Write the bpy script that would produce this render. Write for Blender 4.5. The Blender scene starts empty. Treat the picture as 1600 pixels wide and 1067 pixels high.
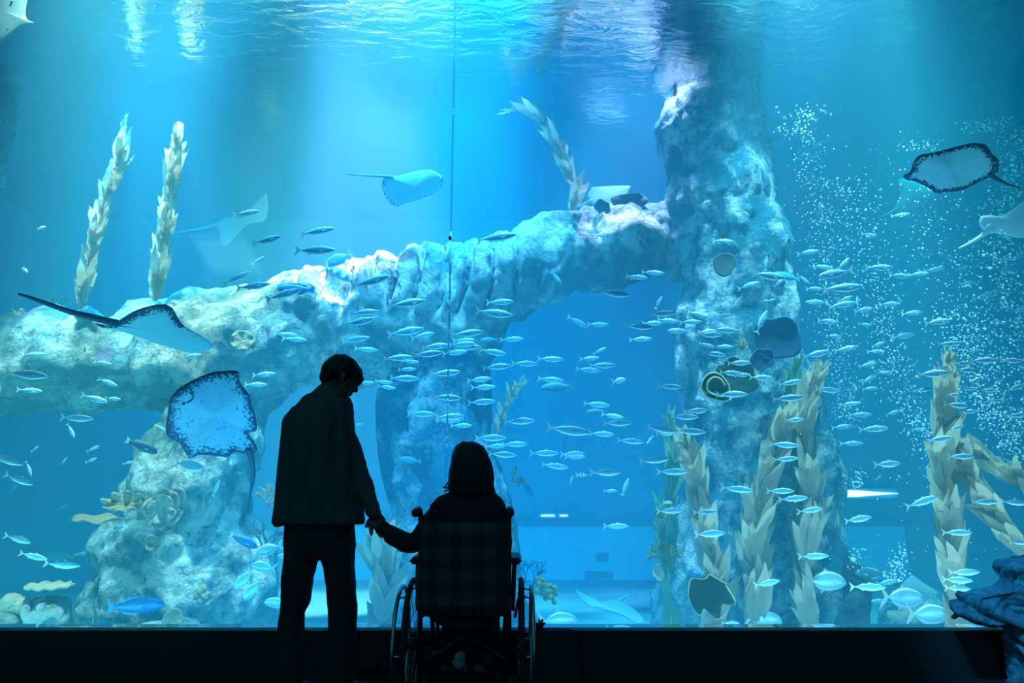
import bpy, bmesh, math, random
import numpy as np
from mathutils import Vector, Matrix, noise
C = bpy.context.scene.collection
SC = bpy.context.scene
R = math.radians
random.seed(7)

# ---------------------------------------------------------------- camera
CAM_H, PITCH, FPX = 1.05, R(12.0), 1067.0
cam_d = bpy.data.cameras.new('camera'); cam = bpy.data.objects.new('camera', cam_d); C.objects.link(cam)
cam.location = (0, 0, CAM_H); cam.rotation_euler = (R(90) + PITCH, 0, 0)
cam_d.sensor_width = 36; cam_d.lens = 36 * FPX / 1600; cam_d.clip_end = 200
SC.camera = cam
def at(px, py, Y):
    """world point on the depth plane y=Y that the photograph shows at pixel px,py"""
    u = (px - 800) / FPX; v = (533.5 - py) / FPX
    dx, dy, dz = u, math.cos(PITCH) - v * math.sin(PITCH), math.sin(PITCH) + v * math.cos(PITCH)
    t = Y / dy
    return Vector((dx * t, Y, CAM_H + dz * t))
def mpp(px, py, Y):
    v = (533.5 - py) / FPX
    return Y / (math.cos(PITCH) - v * math.sin(PITCH)) / FPX

# ---------------------------------------------------------------- view, world, light
SC.view_settings.view_transform = 'Standard'; SC.view_settings.look = 'None'
SC.view_settings.gamma = 1; SC.view_settings.use_curve_mapping = False
SC.view_settings.exposure = 0.03
cy = SC.cycles
cy.max_bounces = 8; cy.diffuse_bounces = 2; cy.glossy_bounces = 3; cy.transmission_bounces = 2
cy.volume_bounces = 2; cy.transparent_max_bounces = 12
cy.use_denoising = True; cy.caustics_reflective = False; cy.caustics_refractive = False
cy.sample_clamp_indirect = 4
w = bpy.data.worlds.new('world'); SC.world = w; w.use_nodes = True
w.node_tree.nodes['Background'].inputs[0].default_value = (0.10, 0.62, 0.80, 1)
w.node_tree.nodes['Background'].inputs[1].default_value = 0.24

ZW = 5.9       # water surface
GY = 4.22      # glass plane
BY = 12.0      # back wall of the tank
TF = -0.55     # tank floor
def spot(name, x, y, z, tx, ty, tz, col, power, angle, blend=0.6, size=0.25, caustic=0.0, cs=9.0):
    d = bpy.data.lights.new(name, 'SPOT'); d.energy = power; d.color = col
    d.spot_size = R(angle); d.spot_blend = blend; d.shadow_soft_size = size
    o = bpy.data.objects.new(name, d); C.objects.link(o)
    o.location = (x, y, z)
    o.rotation_euler = (Vector((tx, ty, tz)) - Vector((x, y, z))).to_track_quat('-Z', 'Y').to_euler()
    if caustic:
        d.use_nodes = True; nt = d.node_tree; em = nt.nodes['Emission']
        tc = nt.nodes.new('ShaderNodeTexCoord')
        n1 = nt.nodes.new('ShaderNodeTexNoise'); n1.inputs['Scale'].default_value = cs * .5; n1.inputs['Detail'].default_value = 2
        mx = nt.nodes.new('ShaderNodeMix'); mx.data_type = 'RGBA'; mx.inputs[0].default_value = 0.12
        vo = nt.nodes.new('ShaderNodeTexVoronoi'); vo.feature = 'SMOOTH_F1'; vo.inputs['Scale'].default_value = cs
        mr = nt.nodes.new('ShaderNodeMapRange'); mr.inputs[1].default_value = .15; mr.inputs[2].default_value = .75
        mr.inputs[3].default_value = 1 - caustic; mr.inputs[4].default_value = 1 + 1.6 * caustic
        nt.links.new(tc.outputs['Normal'], n1.inputs['Vector']); nt.links.new(tc.outputs['Normal'], mx.inputs[6])
        nt.links.new(n1.outputs['Color'], mx.inputs[7]); nt.links.new(mx.outputs[2], vo.inputs['Vector'])
        nt.links.new(vo.outputs['Distance'], mr.inputs[0]); nt.links.new(mr.outputs[0], em.inputs['Strength'])
    return o
LZ = ZW + 3.6
#LIGHTS
spot('tank_lamp_left_blue', -4.7, 7.4, LZ, -4.6, 9.0, 0, (.0, .52, 1), 9000, 27, caustic=.3)
spot('tank_lamp_left_front', -4.0, 5.0, LZ, -4.1, 7.8, 2.0, (.75, .98, .8), 9000, 34, caustic=.6, cs=22)
spot('tank_lamp_green', -3.0, 8.0, LZ, -3.0, 9.4, 0, (1, .72, .26), 11000, 22)
spot('tank_lamp_white', -1.9, 8.0, LZ, -1.9, 9.2, 0, (1, .52, .60), 25000, 27)
spot('tank_lamp_azure', -.7, 8.0, LZ, -.6, 9.0, 0, (.0, .55, 1), 11500, 26, caustic=.3)
spot('tank_lamp_azure_front', -.9, 5.0, LZ, -.7, 7.6, 1.5, (.15, .62, 1), 9500, 40, caustic=.6, cs=22)
spot('tank_lamp_pale', 1.7, 7.6, LZ, 1.6, 9.0, 0, (.6, .62, 1), 11000, 30)
spot('tank_lamp_right_front', 3.0, 4.8, LZ, 3.1, 7.2, .5, (.45, .9, 1), 8000, 33, caustic=.6, cs=22)
spot('tank_lamp_teal', 5.8, 7.4, LZ, 5.6, 9.0, 0, (.0, .9, .66), 2300, 34)
def strip(name, x, y, z, ex, ez, col, power, sx, sy):
    d = bpy.data.lights.new(name, 'AREA'); d.shape = 'RECTANGLE'; d.size = sx; d.size_y = sy; d.energy = power; d.color = col
    o = bpy.data.objects.new(name, d); C.objects.link(o); o.location = (x, y, z)
    o.rotation_euler = (Vector((0, ex, ez))).to_track_quat('-Z', 'Y').to_euler(); return o
# added fill lights hidden behind the window sill, brightening bellies and rock fronts
for i_, (x_, c_, p_) in enumerate(((-4.6, (.25, .9, .9), 58), (-1.2, (.12, .6, 1), 62), (2.2, (.3, .75, 1), 56), (5.4, (.4, .85, .95), 46))):
    strip('added_fill_uplight', x_, 4.72, -.3, .70, .80, c_, p_, 3.2, .25)

strip('added_hall_fill', -3.2, 1.2, 3.6, .4, -1, (.25, .85, 1), 5, .6, .6)  # unseen fill light, added to give the shirt some shading
spot('added_rock_fill', 1.6, 2.4, 2.6, 2.66, 4.0, .3, (.04, .5, 1), 200, 17, size=.1)  # unseen spot, added to brighten the hall rock outcrop

# ---------------------------------------------------------------- helpers
def mat(name, col, rough=.7, metal=0, spec=.3, noise_amt=0, noise_scale=5, col2=None, bump=0, bump_scale=20, emit=None, estr=0, sss=0, trans=0):
    m = bpy.data.materials.new(name); m.use_nodes = True; nt = m.node_tree; b = nt.nodes['Principled BSDF']
    b.inputs['Base Color'].default_value = (*col, 1); b.inputs['Roughness'].default_value = rough
    b.inputs['Metallic'].default_value = metal; b.inputs['Specular IOR Level'].default_value = spec
    tc = nt.nodes.new('ShaderNodeTexCoord')
    if noise_amt:
        n = nt.nodes.new('ShaderNodeTexNoise'); n.inputs['Scale'].default_value = noise_scale; n.inputs['Detail'].default_value = 6
        rp = nt.nodes.new('ShaderNodeMapRange'); rp.inputs[1].default_value = .5 - .25 / max(noise_amt, .01); rp.inputs[2].default_value = .5 + .25 / max(noise_amt, .01)
        mx = nt.nodes.new('ShaderNodeMix'); mx.data_type = 'RGBA'
        mx.inputs[6].default_value = (*col, 1); mx.inputs[7].default_value = (*(col2 or [c * .5 for c in col]), 1)
        nt.links.new(tc.outputs['Object'], n.inputs['Vector']); nt.links.new(n.outputs['Fac'], rp.inputs[0])
        nt.links.new(rp.outputs[0], mx.inputs[0]); nt.links.new(mx.outputs[2], b.inputs['Base Color'])
    if bump:
        n = nt.nodes.new('ShaderNodeTexNoise'); n.inputs['Scale'].default_value = bump_scale; n.inputs['Detail'].default_value = 8
        bp = nt.nodes.new('ShaderNodeBump'); bp.inputs['Strength'].default_value = bump; bp.inputs['Distance'].default_value = .05
        nt.links.new(tc.outputs['Object'], n.inputs['Vector']); nt.links.new(n.outputs['Fac'], bp.inputs['Height'])
        nt.links.new(bp.outputs[0], b.inputs['Normal'])
    if emit:
        b.inputs['Emission Color'].default_value = (*emit, 1); b.inputs['Emission Strength'].default_value = estr
    if trans:
        tr = nt.nodes.new('ShaderNodeBsdfTranslucent'); tr.inputs[0].default_value = (*col, 1)
        mx = nt.nodes.new('ShaderNodeMixShader'); mx.inputs[0].default_value = trans
        out = nt.nodes['Material Output']
        nt.links.new(b.outputs[0], mx.inputs[1]); nt.links.new(tr.outputs[0], mx.inputs[2]); nt.links.new(mx.outputs[0], out.inputs[0])
    return m
def obj(name, me, m, parent=None, smooth=True):
    if isinstance(me, bmesh.types.BMesh):
        b = me; me = bpy.data.meshes.new(name); b.to_mesh(me); b.free()
    o = bpy.data.objects.new(name, me); C.objects.link(o)
    if m: 
        for mm in (m if isinstance(m, (list, tuple)) else [m]): me.materials.append(mm)
    if smooth: me.polygons.foreach_set('use_smooth', [True] * len(me.polygons))
    if parent: o.parent = parent
    return o
def tag(o, label=None, cat=None, group=None, kind=None):
    if label: o['label'] = label
    if cat: o['category'] = cat
    if group: o['group'] = group
    if kind: o['kind'] = kind
    return o
def empty(name, loc, label, cat, group=None, rot=(0, 0, 0)):
    o = bpy.data.objects.new(name, None); C.objects.link(o); o.location = loc; o.rotation_euler = rot
    return tag(o, label, cat, group)
def mesh(verts, faces):
    me = bpy.data.meshes.new('m'); me.from_pydata([tuple(v) for v in verts], [], faces); me.update(); return me
def box(bm, x0, x1, y0, y1, z0, z1):
    v = [bm.verts.new((x, y, z)) for x in (x0, x1) for y in (y0, y1) for z in (z0, z1)]
    for f in ((0, 1, 3, 2), (4, 6, 7, 5), (0, 4, 5, 1), (2, 3, 7, 6), (0, 2, 6, 4), (1, 5, 7, 3)):
        bm.faces.new([v[i] for i in f])
def boxobj(name, x0, x1, y0, y1, z0, z1, m, parent=None, bevel=0):
    bm = bmesh.new(); box(bm, x0, x1, y0, y1, z0, z1)
    bmesh.ops.recalc_face_normals(bm, faces=bm.faces)
    if bevel: bmesh.ops.bevel(bm, geom=bm.edges[:], offset=bevel, segments=3, affect='EDGES')
    return obj(name, bm, m, parent, smooth=False)
def tube(bm, pts, radii, n=8, cap=True, flat=None):
    """sweep a ring along pts; radii number or list; flat=(wx) scales one axis"""
    pts = [Vector(p) for p in pts]
    if not hasattr(radii, '__len__'): radii = [radii] * len(pts)
    rings = []; prev = None
    for i, p in enumerate(pts):
        t = (pts[min(i + 1, len(pts) - 1)] - pts[max(i - 1, 0)]).normalized()
        if prev is None:
            a = Vector((0, 0, 1)) if abs(t.z) < .9 else Vector((1, 0, 0))
            s = t.cross(a).normalized()
        else:
            s = (prev - t * prev.dot(t)).normalized()
        prev = s; u = t.cross(s)
        r = radii[i]; rx, ry = (r if isinstance(r, (tuple, list)) else (r, r))
        rings.append([bm.verts.new(p + s * math.cos(k * 2 * math.pi / n) * rx + u * math.sin(k * 2 * math.pi / n) * ry) for k in range(n)])
    for a, b in zip(rings, rings[1:]):
        for k in range(n): bm.faces.new((a[k], a[(k + 1) % n], b[(k + 1) % n], b[k]))
    if cap:
        bm.faces.new(rings[0][::-1]); bm.faces.new(rings[-1])
def spline(pts, n):
    """Catmull-Rom through pts, n samples per span"""
    P = [Vector(p) for p in pts]; P = [P[0] * 2 - P[1]] + P + [P[-1] * 2 - P[-2]]; out = []
    for i in range(1, len(P) - 2):
        for k in range(n):
            t = k / n
            out.append(.5 * ((2 * P[i]) + (-P[i - 1] + P[i + 1]) * t + (2 * P[i - 1] - 5 * P[i] + 4 * P[i + 1] - P[i + 2]) * t * t + (-P[i - 1] + 3 * P[i] - 3 * P[i + 1] + P[i + 2]) * t ** 3))
    out.append(P[-2]); return out
# ---------------------------------------------------------------- setting: hall and tank shell
m_black = mat('dark_floor_carpet', (.02, .03, .035), .8, spec=.2, bump=.2, bump_scale=60)
m_ledge = mat('black_painted_ledge', (.02, .032, .036), .5, spec=.3)
m_wallh = mat('dark_hall_wall', (.01, .014, .016), .8)
m_back = mat('blue_painted_tank_wall', (.0, .58, .90), .9, noise_amt=.5, noise_scale=.5, col2=(.0, .50, .82))
m_sand = mat('pale_tank_sand', (.10, .38, .40), .9, noise_amt=.8, noise_scale=2.5, col2=(.07, .30, .34), bump=.5, bump_scale=8)
st = dict(kind='structure')
tag(boxobj('floor', -9, 9, -2.5, 4.13, -.1, 0, m_black), **st)
tag(boxobj('baseboard_front', -9, 9, 4.125, 4.2, 0, .03, m_ledge), **st)
tag(boxobj('wall_front', -9, 9, 4.13, 4.225, -.7, .252, m_ledge, bevel=.006), **st)
tag(boxobj('trim_1', -9, 9, 4.225, 4.42, -.7, .20, m_ledge), **st)
tag(boxobj('wall_front_top', -9, 9, 4.13, 4.42, ZW + .25, ZW + 2.5, m_wallh), **st)
tag(boxobj('wall_left', -9.2, -9, -2.5, BY + .3, -.7, ZW + 2.5, m_wallh), **st)
tag(boxobj('wall_right', 9, 9.2, -2.5, BY + .3, -.7, ZW + 2.5, m_wallh), **st)
tag(boxobj('wall_back', -9, 9, BY, BY + .3, TF - .2, ZW + 2.5, m_back), **st)
tag(boxobj('wall_tank_left', -9, -8.8, 4.42, BY, TF, ZW + .3, m_back), **st)
tag(boxobj('wall_tank_right', 8.8, 9, 4.42, BY, TF, ZW + .3, m_back), **st)
tag(boxobj('floor_tank', -9, 9, 4.42, BY, TF - .2, TF, m_sand), **st)

# glass: two thick acrylic panes meeting at a seam
mg = bpy.data.materials.new('clear_acrylic'); mg.use_nodes = True; nt = mg.node_tree; nt.nodes.clear()
o_ = nt.nodes.new('ShaderNodeOutputMaterial'); tr = nt.nodes.new('ShaderNodeBsdfTransparent'); gl = nt.nodes.new('ShaderNodeBsdfGlossy')
fr = nt.nodes.new('ShaderNodeFresnel'); fr.inputs[0].default_value = 1.25; mx = nt.nodes.new('ShaderNodeMixShader')
gl.inputs['Roughness'].default_value = .02; tr.inputs[0].default_value = (.985, .995, 1, 1)
nt.links.new(fr.outputs[0], mx.inputs[0]); nt.links.new(tr.outputs[0], mx.inputs[1]); nt.links.new(gl.outputs[0], mx.inputs[2]); nt.links.new(mx.outputs[0], o_.inputs[0])
SEAM_X = at(703, 371, GY).x
tag(boxobj('window_1', -9, SEAM_X - .0025, GY, GY + .1, .252, ZW + .4, mg), **st)
tag(boxobj('window_2', SEAM_X + .0025, 9, GY, GY + .1, .252, ZW + .4, mg), **st)

# water body (haze) and the rippled surface seen from below
mw = bpy.data.materials.new('tank_water'); mw.use_nodes = True; nt = mw.node_tree; nt.nodes.clear()
o_ = nt.nodes.new('ShaderNodeOutputMaterial')
va = nt.nodes.new('ShaderNodeVolumeAbsorption'); vs = nt.nodes.new('ShaderNodeVolumeScatter'); ad = nt.nodes.new('ShaderNodeAddShader')
SA = (.14, .030, .006); SS = (.012, .062, .086)
da, ds = max(SA), max(SS)
va.inputs[0].default_value = (*[1 - a / da for a in SA], 1); va.inputs[1].default_value = da
vs.inputs[0].default_value = (*[s / ds for s in SS], 1); vs.inputs['Density'].default_value = ds
nt.links.new(va.outputs[0], ad.inputs[0]); nt.links.new(vs.outputs[0], ad.inputs[1]); nt.links.new(ad.outputs[0], o_.inputs['Volume'])
wb = boxobj('tank_water', -8.79, 8.79, 4.43, BY - .002, TF + .002, ZW + .05, mw)
tag(wb, 'hazy blue water filling the aquarium tank', 'water', kind='stuff')
ms = bpy.data.materials.new('water_surface'); ms.use_nodes = True; nt = ms.node_tree; nt.nodes.clear()
o_ = nt.nodes.new('ShaderNodeOutputMaterial'); tr = nt.nodes.new('ShaderNodeBsdfTransparent'); gl = nt.nodes.new('ShaderNodeBsdfGlossy')
fr = nt.nodes.new('ShaderNodeFresnel'); fr.inputs[0].default_value = 1.33; mx = nt.nodes.new('ShaderNodeMixShader'); gl.inputs['Roughness'].default_value = .04
tc = nt.nodes.new('ShaderNodeTexCoord'); mp = nt.nodes.new('ShaderNodeMapping'); mp.inputs['Scale'].default_value = (1.2, 3.0, 1)
n1 = nt.nodes.new('ShaderNodeTexNoise'); n1.inputs['Scale'].default_value = 2.2; n1.inputs['Detail'].default_value = 5; n1.inputs['Roughness'].default_value = .55; n1.inputs['Distortion'].default_value = 1.0
bp = nt.nodes.new('ShaderNodeBump'); bp.inputs['Strength'].default_value = .3; bp.inputs['Distance'].default_value = .05
L = nt.links.new
L(tc.outputs['Object'], mp.inputs[0]); L(mp.outputs[0], n1.inputs['Vector']); L(n1.outputs['Fac'], bp.inputs['Height'])
L(bp.outputs[0], gl.inputs['Normal']); L(fr.outputs[0], mx.inputs[0]); L(tr.outputs[0], mx.inputs[1]); L(gl.outputs[0], mx.inputs[2]); L(mx.outputs[0], o_.inputs[0])
wsf = obj('water_surface', mesh([(-8.8, 4.33, ZW), (8.8, 4.33, ZW), (8.8, BY, ZW), (-8.8, BY, ZW)], [(0, 1, 2, 3)]), ms, smooth=False)
tag(wsf, 'rippled underside of the water surface mirroring the tank below', 'water surface', kind='structure')
# opposite viewing window, seen through the water in the back wall, and the lamps glaring in it
m_win = mat('lit_far_window', (.05, .5, .8), .3, emit=(.0, .42, .85), estr=.35)
m_winf = mat('far_window_frame', (.02, .30, .55), .6)
m_glow = mat('far_lamp_glow', (1, 1, 1), .5, emit=(.75, .95, 1), estr=6.0)
def rect(px0, px1, py0, py1, Y): a = at(px0, py0, Y); b = at(px1, py1, Y); return a.x, b.x, b.z, a.z
x0, x1, z0, z1 = rect(470, 1420, 822, 905, BY)
w3 = tag(boxobj('window_3', x0, x1, BY - .05, BY - .01, z0, z1, m_win), **st)
o = boxobj('window_frame', x0 - .1, x1 + .1, BY - .12, BY - .01, z1, z1 + .10, m_winf, w3)
o = boxobj('window_frame', x0 - .1, x1 + .1, BY - .12, BY - .01, z0 - .08, z0, m_winf, w3)
for (a, b, c, d) in ((930, 950, 863, 877), (913, 957, 892, 904)):
    q = rect(a, b, c, d, BY); boxobj('dark_panel', q[0], q[1], BY - .07, BY - .05, q[2], q[3], m_winf, w3)
def lamp(px, py, lx, lz, lab, rot=0):
    o = empty('ceiling_light', at(px, py, BY - .3), lab, 'light', 'lamps seen through the far window')
    bm = bmesh.new(); box(bm, -lx / 2 - .05, lx / 2 + .05, .02, .08, -lz / 2 - .03, lz / 2 + .03); obj('housing', bm, m_winf, o, False)
    bm = bmesh.new(); ell0 = tube(bm, [Vector((-lx / 2 + lx * t, 0, 0)) for t in (0, .03, .12, .3, .5, .75, 1)], [(.03, lz * q) for q in (.1, .35, .5, .48, .32, .16, .03)] if lx > .5 else [(.03, lz * q) for q in (.2, .45, .5, .5, .5, .45, .2)], 10); obj('glowing_tube', bm, m_glow, o)
    return o
lamp(856, 805.5, .23, .02, 'thin bright lamp far behind, nearest the wheelchair, longer of two')
lamp(881, 805.5, .13, .018, 'thin bright lamp far behind, right of the longer one')
lamp(1358, 771, .95, .11, 'broad white lamp glare right of the right rock pillar')
# ---------------------------------------------------------------- rocks
def remeshed(bm, voxel, smooth_it=0):
    me = bpy.data.meshes.new('t'); bm.to_mesh(me); bm.free()
    o = bpy.data.objects.new('t', me); C.objects.link(o)
    md = o.modifiers.new('r', 'REMESH'); md.mode = 'VOXEL'; md.voxel_size = voxel
    if smooth_it:
        s = o.modifiers.new('s', 'SMOOTH'); s.factor = .5; s.iterations = smooth_it
    dg = bpy.context.evaluated_depsgraph_get(); dg.update()
    out = bpy.data.meshes.new_from_object(o.evaluated_get(dg))
    bpy.data.objects.remove(o); bpy.data.meshes.remove(me)
    out.materials.clear(); return out
def poly_dist(P, X, Y):
    P = np.array(P, float); Q = np.roll(P, -1, 0); ins = np.zeros(X.shape, bool); d = np.full(X.shape, 1e9)
    for (x0, y0), (x1, y1) in zip(P, Q):
        c = ((y0 > Y) != (y1 > Y)) & (X < (x1 - x0) * (Y - y0) / ((y1 - y0) if y1 != y0 else 1e-9) + x0); ins ^= c
        t = np.clip(((X - x0) * (x1 - x0) + (Y - y0) * (y1 - y0)) / max((x1 - x0) ** 2 + (y1 - y0) ** 2, 1e-9), 0, 1)
        d = np.minimum(d, np.hypot(X - x0 - t * (x1 - x0), Y - y0 - t * (y1 - y0)))
    return ins, d
def co_array(me):
    a = np.empty(len(me.vertices) * 3); me.vertices.foreach_get('co', a); return a.reshape(-1, 3)
def no_array(me):
    a = np.empty(len(me.vertices) * 3); me.vertices.foreach_get('normal', a); return a.reshape(-1, 3)
def rock(name, poly, Y, m, step=16, rmax=60, voxel=.045, amp=.12, freq=1.3, seed=0, extra=None, jit=.25, squash=1.0, zs=.7, smo=2):
    rnd = random.Random(seed); P = np.array(poly, float)
    xs = np.arange(P[:, 0].min(), P[:, 0].max() + 1, step); ys = np.arange(P[:, 1].min(), P[:, 1].max() + 1, step)
    X, Yg = np.meshgrid(xs, ys); ins, d = poly_dist(poly, X, Yg)
    pts = [(x, y, dd) for x, y, i, dd in zip(X.ravel(), Yg.ravel(), ins.ravel(), d.ravel()) if i and dd > step * .25]
    # ring of small blobs that follows the outline
    for (x0, y0), (x1, y1) in zip(poly, poly[1:] + poly[:1]):
        n = max(1, int(math.hypot(x1 - x0, y1 - y0) / (step * .7)))
        for k in range(n):
            x, y = x0 + (x1 - x0) * k / n, y0 + (y1 - y0) * k / n
            nx, ny = (y1 - y0), -(x1 - x0); l = math.hypot(nx, ny) or 1
            for s in (1, -1):
                a, b = x + s * nx / l * step * .8, y + s * ny / l * step * .8
                i2, d2 = poly_dist(poly, np.array([a]), np.array([b]))
                if i2[0]: pts.append((a, b, max(step * .5, float(d2[0]))))
    bm = bmesh.new()
    for x, y, dd in pts:
        r = min(dd, rmax) * (1 if dd < rmax * .7 else rnd.uniform(.82, 1.0))
        Yc = Y(x, y) if callable(Y) else Y
        Yc += rnd.uniform(-jit, jit) * min(1, dd / rmax)
        mp_ = mpp(x, y, Yc); c = at(x, y, Yc)
        mtx = Matrix.Translation(c) @ Matrix.Diagonal((r * mp_, r * mp_ * squash, r * mp_, 1))
        bmesh.ops.create_icosphere(bm, subdivisions=2, radius=1, matrix=mtx)
    me = remeshed(bm, voxel, smo)
    co, no = co_array(me), no_array(me); o3 = Vector((seed * 3.1, seed * 1.7, 0)); out = co.copy()
    for i in range(len(co)):
        p = Vector(co[i]) + o3
        a = noise.fractal(Vector((p.x, p.y, p.z * zs)) * freq, .9, 2.0, 4) * amp
        q = Vector((p.x, p.y, p.z * zs)) * freq * 2.0; w_ = noise.noise_vector(q * .6) * .6
        b = (1 - 2 * abs(noise.noise(q + w_))) * amp * .28
        c_ = noise.voronoi((Vector((p.x, p.y, p.z * zs)) + w_ * .25) * freq * 1.3)[0]; cr = min(1.0, (c_[1] - c_[0]) * 2.2) - 1
        out[i] += no[i] * (a + b + cr * amp * .55 + (1 - 2 * abs(noise.noise(p * freq * 4.5 + w_))) * amp * .16)
        if extra: out[i] += extra(co[i], no[i])
    me.vertices.foreach_set('co', out.ravel()); me.update()
    return obj(name, me, m)
def rock_mat(name, c1, c2, c3, sc=1.5, bump=.9, purple=False):
    m = bpy.data.materials.new(name); m.use_nodes = True; nt = m.node_tree; b = nt.nodes['Principled BSDF']; L = nt.links.new
    b.inputs['Roughness'].default_value = .9; b.inputs['Specular IOR Level'].default_value = .15
    tc = nt.nodes.new('ShaderNodeTexCoord')
    def nz(s, det, dist=0, rough=.6):
        n = nt.nodes.new('ShaderNodeTexNoise'); n.inputs['Scale'].default_value = s; n.inputs['Detail'].default_value = det
        n.inputs['Distortion'].default_value = dist; n.inputs['Roughness'].default_value = rough; L(tc.outputs['Object'], n.inputs['Vector']); return n.outputs['Fac']
    def ramp(f, a, b_):
        r = nt.nodes.new('ShaderNodeMapRange'); r.inputs[1].default_value = a; r.inputs[2].default_value = b_; L(f, r.inputs[0]); return r.outputs[0]
    def mix(f, a, b_):
        x = nt.nodes.new('ShaderNodeMix'); x.data_type = 'RGBA'; L(f, x.inputs[0])
        for s, v in ((6, a), (7, b_)):
            if isinstance(v, tuple): x.inputs[s].default_value = (*v, 1)
            else: L(v, x.inputs[s])
        return x.outputs[2]
    c = mix(ramp(nz(sc, 12, .5, .68), .46, .58), c1, c2)
    c = mix(ramp(nz(sc * 2.3, 12, .7, .7), .52, .66), c, c3)
    c = mix(ramp(nz(sc * 9, 4, .5), .55, .72), c, tuple(x * .55 for x in c1))
    if purple: c = mix(ramp(nz(.9, 2), .66, .74), c, (.55, .38, .75))
    L(c, b.inputs['Base Color'])
    bp = nt.nodes.new('ShaderNodeBump'); bp.inputs['Strength'].default_value = bump; bp.inputs['Distance'].default_value = .14
    L(nz(sc * 3.2, 12, 1.2, .68), bp.inputs['Height']); L(bp.outputs[0], b.inputs['Normal'])
    return m
m_rockL = rock_mat('pale_reef_rock', (.22, .35, .34), (.84, .85, .78), (.06, .24, .27), 1.6, purple=True)
m_rockC = rock_mat('haze_tinted_reef_rock', (.04, .26, .42), (.62, .80, .92), (.02, .22, .40), 2.2)  # blue glow of the haze is painted into the dark patches
m_rockR = rock_mat('weathered_reef_rock', (.03, .22, .32), (.60, .74, .78), (.03, .20, .30), 2.7)
m_rockD = rock_mat('dark_grey_rock', (.05, .09, .11), (.12, .18, .20), (.03, .05, .06), 3)

beam = [(-60, 520), (0, 500), (60, 488), (130, 480), (190, 474), (250, 466), (300, 452), (360, 448), (400, 441), (440, 427), (500, 414), (560, 407), (620, 396),
        (640, 388), (700, 379), (760, 366), (800, 362), (830, 340), (880, 332), (940, 320), (1000, 315), (1070, 322), (1120, 360), (1130, 430),
        (1060, 436), (1000, 440), (920, 450), (885, 467), (860, 486), (800, 500), (760, 560), (640, 590), (560, 600), (500, 596), (440, 640), (400, 662), (330, 668), (262, 640), (180, 640), (120, 636), (60, 648), (0, 652), (-60, 660)]
def ribs(c, n):
    Y = c[1]; px = 800 + c[0] / (mpp(800, 450, Y)); 
    s = max(0, min(1, (px - 430) / 60)) * max(0, min(1, (860 - px) / 60)) * max(0, min(1, (c[2] - 2.95) / .2))
    if s <= 0 or n[1] > .3: return np.zeros(3)
    k = (px + 12 * math.sin(c[2] * 3)) / 19.0
    g = min(1, abs(math.sin(k * math.pi / 2)) * 1.9) * (.8 + .4 * noise.noise(Vector((int(k / 2), 3, 1))))
    return np.array([0, (.6 - g) * .34 * s * max(0, -n[1]) ** .5, 0])
tag(rock('rock_arch', beam, lambda x, y: 8.1 + max(0, (x - 960)) * .004, m_rockL, rmax=66, amp=.13, seed=1, extra=ribs),
    'long pale rock arch crossing the tank, its middle fluted with vertical ribs', 'rock')
pl = [(262, 630), (330, 610), (430, 610), (420, 700), (402, 760), (396, 800), (420, 850), (436, 900), (445, 1010), (250, 1010), (90, 1020), (104, 975), (126, 915), (146, 878), (140, 850), (165, 828), (190, 800), (182, 770), (206, 738), (242, 678)]
tag(rock('rock_pillar', pl, lambda x, y: 7.7 + max(0, x - 290) * .003, m_rockL, rmax=70, amp=.14, freq=1.7, seed=2, jit=.1, zs=.6),
    'craggy pale rock pillar at the left with frilly corals growing on it', 'rock')
pc = [(596, 560), (600, 480), (800, 470), (790, 520), (766, 570), (765, 620), (772, 690), (798, 755), (815, 850), (832, 950), (848, 1020), (606, 1020), (616, 900), (602, 800), (596, 700)]
tag(rock('rock_pillar', pc, lambda x, y: 8.3, m_rockC, rmax=70, amp=.10, freq=1.9, seed=3, jit=.08, zs=.3), 'haze-blue rock pillar in the middle, behind the woman in the wheelchair', 'rock')
pr = [(1042, 96), (1192, 96), (1196, 130), (1204, 200), (1218, 290), (1240, 350), (1232, 400), (1240, 450), (1246, 540), (1270, 600), (1292, 660), (1312, 710), (1327, 765), (1316, 820), (1324, 870), (1336, 930), (1350, 1020),
      (1000, 1020), (1018, 905), (1058, 840), (1066, 760), (1068, 690), (1060, 620), (1056, 540), (1060, 440), (1040, 330), (1046, 260), (1034, 200), (1042, 130)]
tag(rock('rock_pillar', pr, lambda x, y: 7.85, m_rockR, rmax=72, amp=.12, freq=1.9, seed=4, jit=.08, zs=.35), 'tall weathered rock pillar at the right, reaching up to the water surface', 'rock')
rl = [(-40, -60), (30, -60), (42, 30), (40, 90), (26, 150), (12, 220), (4, 300), (-40, 330)]
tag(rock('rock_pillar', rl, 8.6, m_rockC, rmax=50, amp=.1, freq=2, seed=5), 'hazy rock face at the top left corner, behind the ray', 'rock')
tag(rock('rock', [(1318, 872), (1345, 880), (1356, 920), (1358, 1010), (1300, 1010), (1316, 930)], 7.0, m_rockD, step=9, rmax=24, amp=.05, freq=3, seed=6, voxel=.03), 'dark rock at the foot of the right rock pillar', 'rock')
tag(rock('rock', [(1368, 945), (1400, 930), (1450, 925), (1482, 950), (1490, 1010), (1372, 1010)], 8.3, m_rockR, step=12, rmax=30, amp=.06, freq=3, seed=7, voxel=.03), 'low dark coral rock behind the round silver fish at bottom right', 'rock')
tag(rock('rock', [(48, 932), (100, 926), (113, 934), (108, 980), (96, 1010), (50, 1010)], 6.4, m_rockL, step=9, rmax=26, amp=.03, freq=4, seed=8, voxel=.025), 'square teal rock block under the flat table coral', 'rock')
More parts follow.
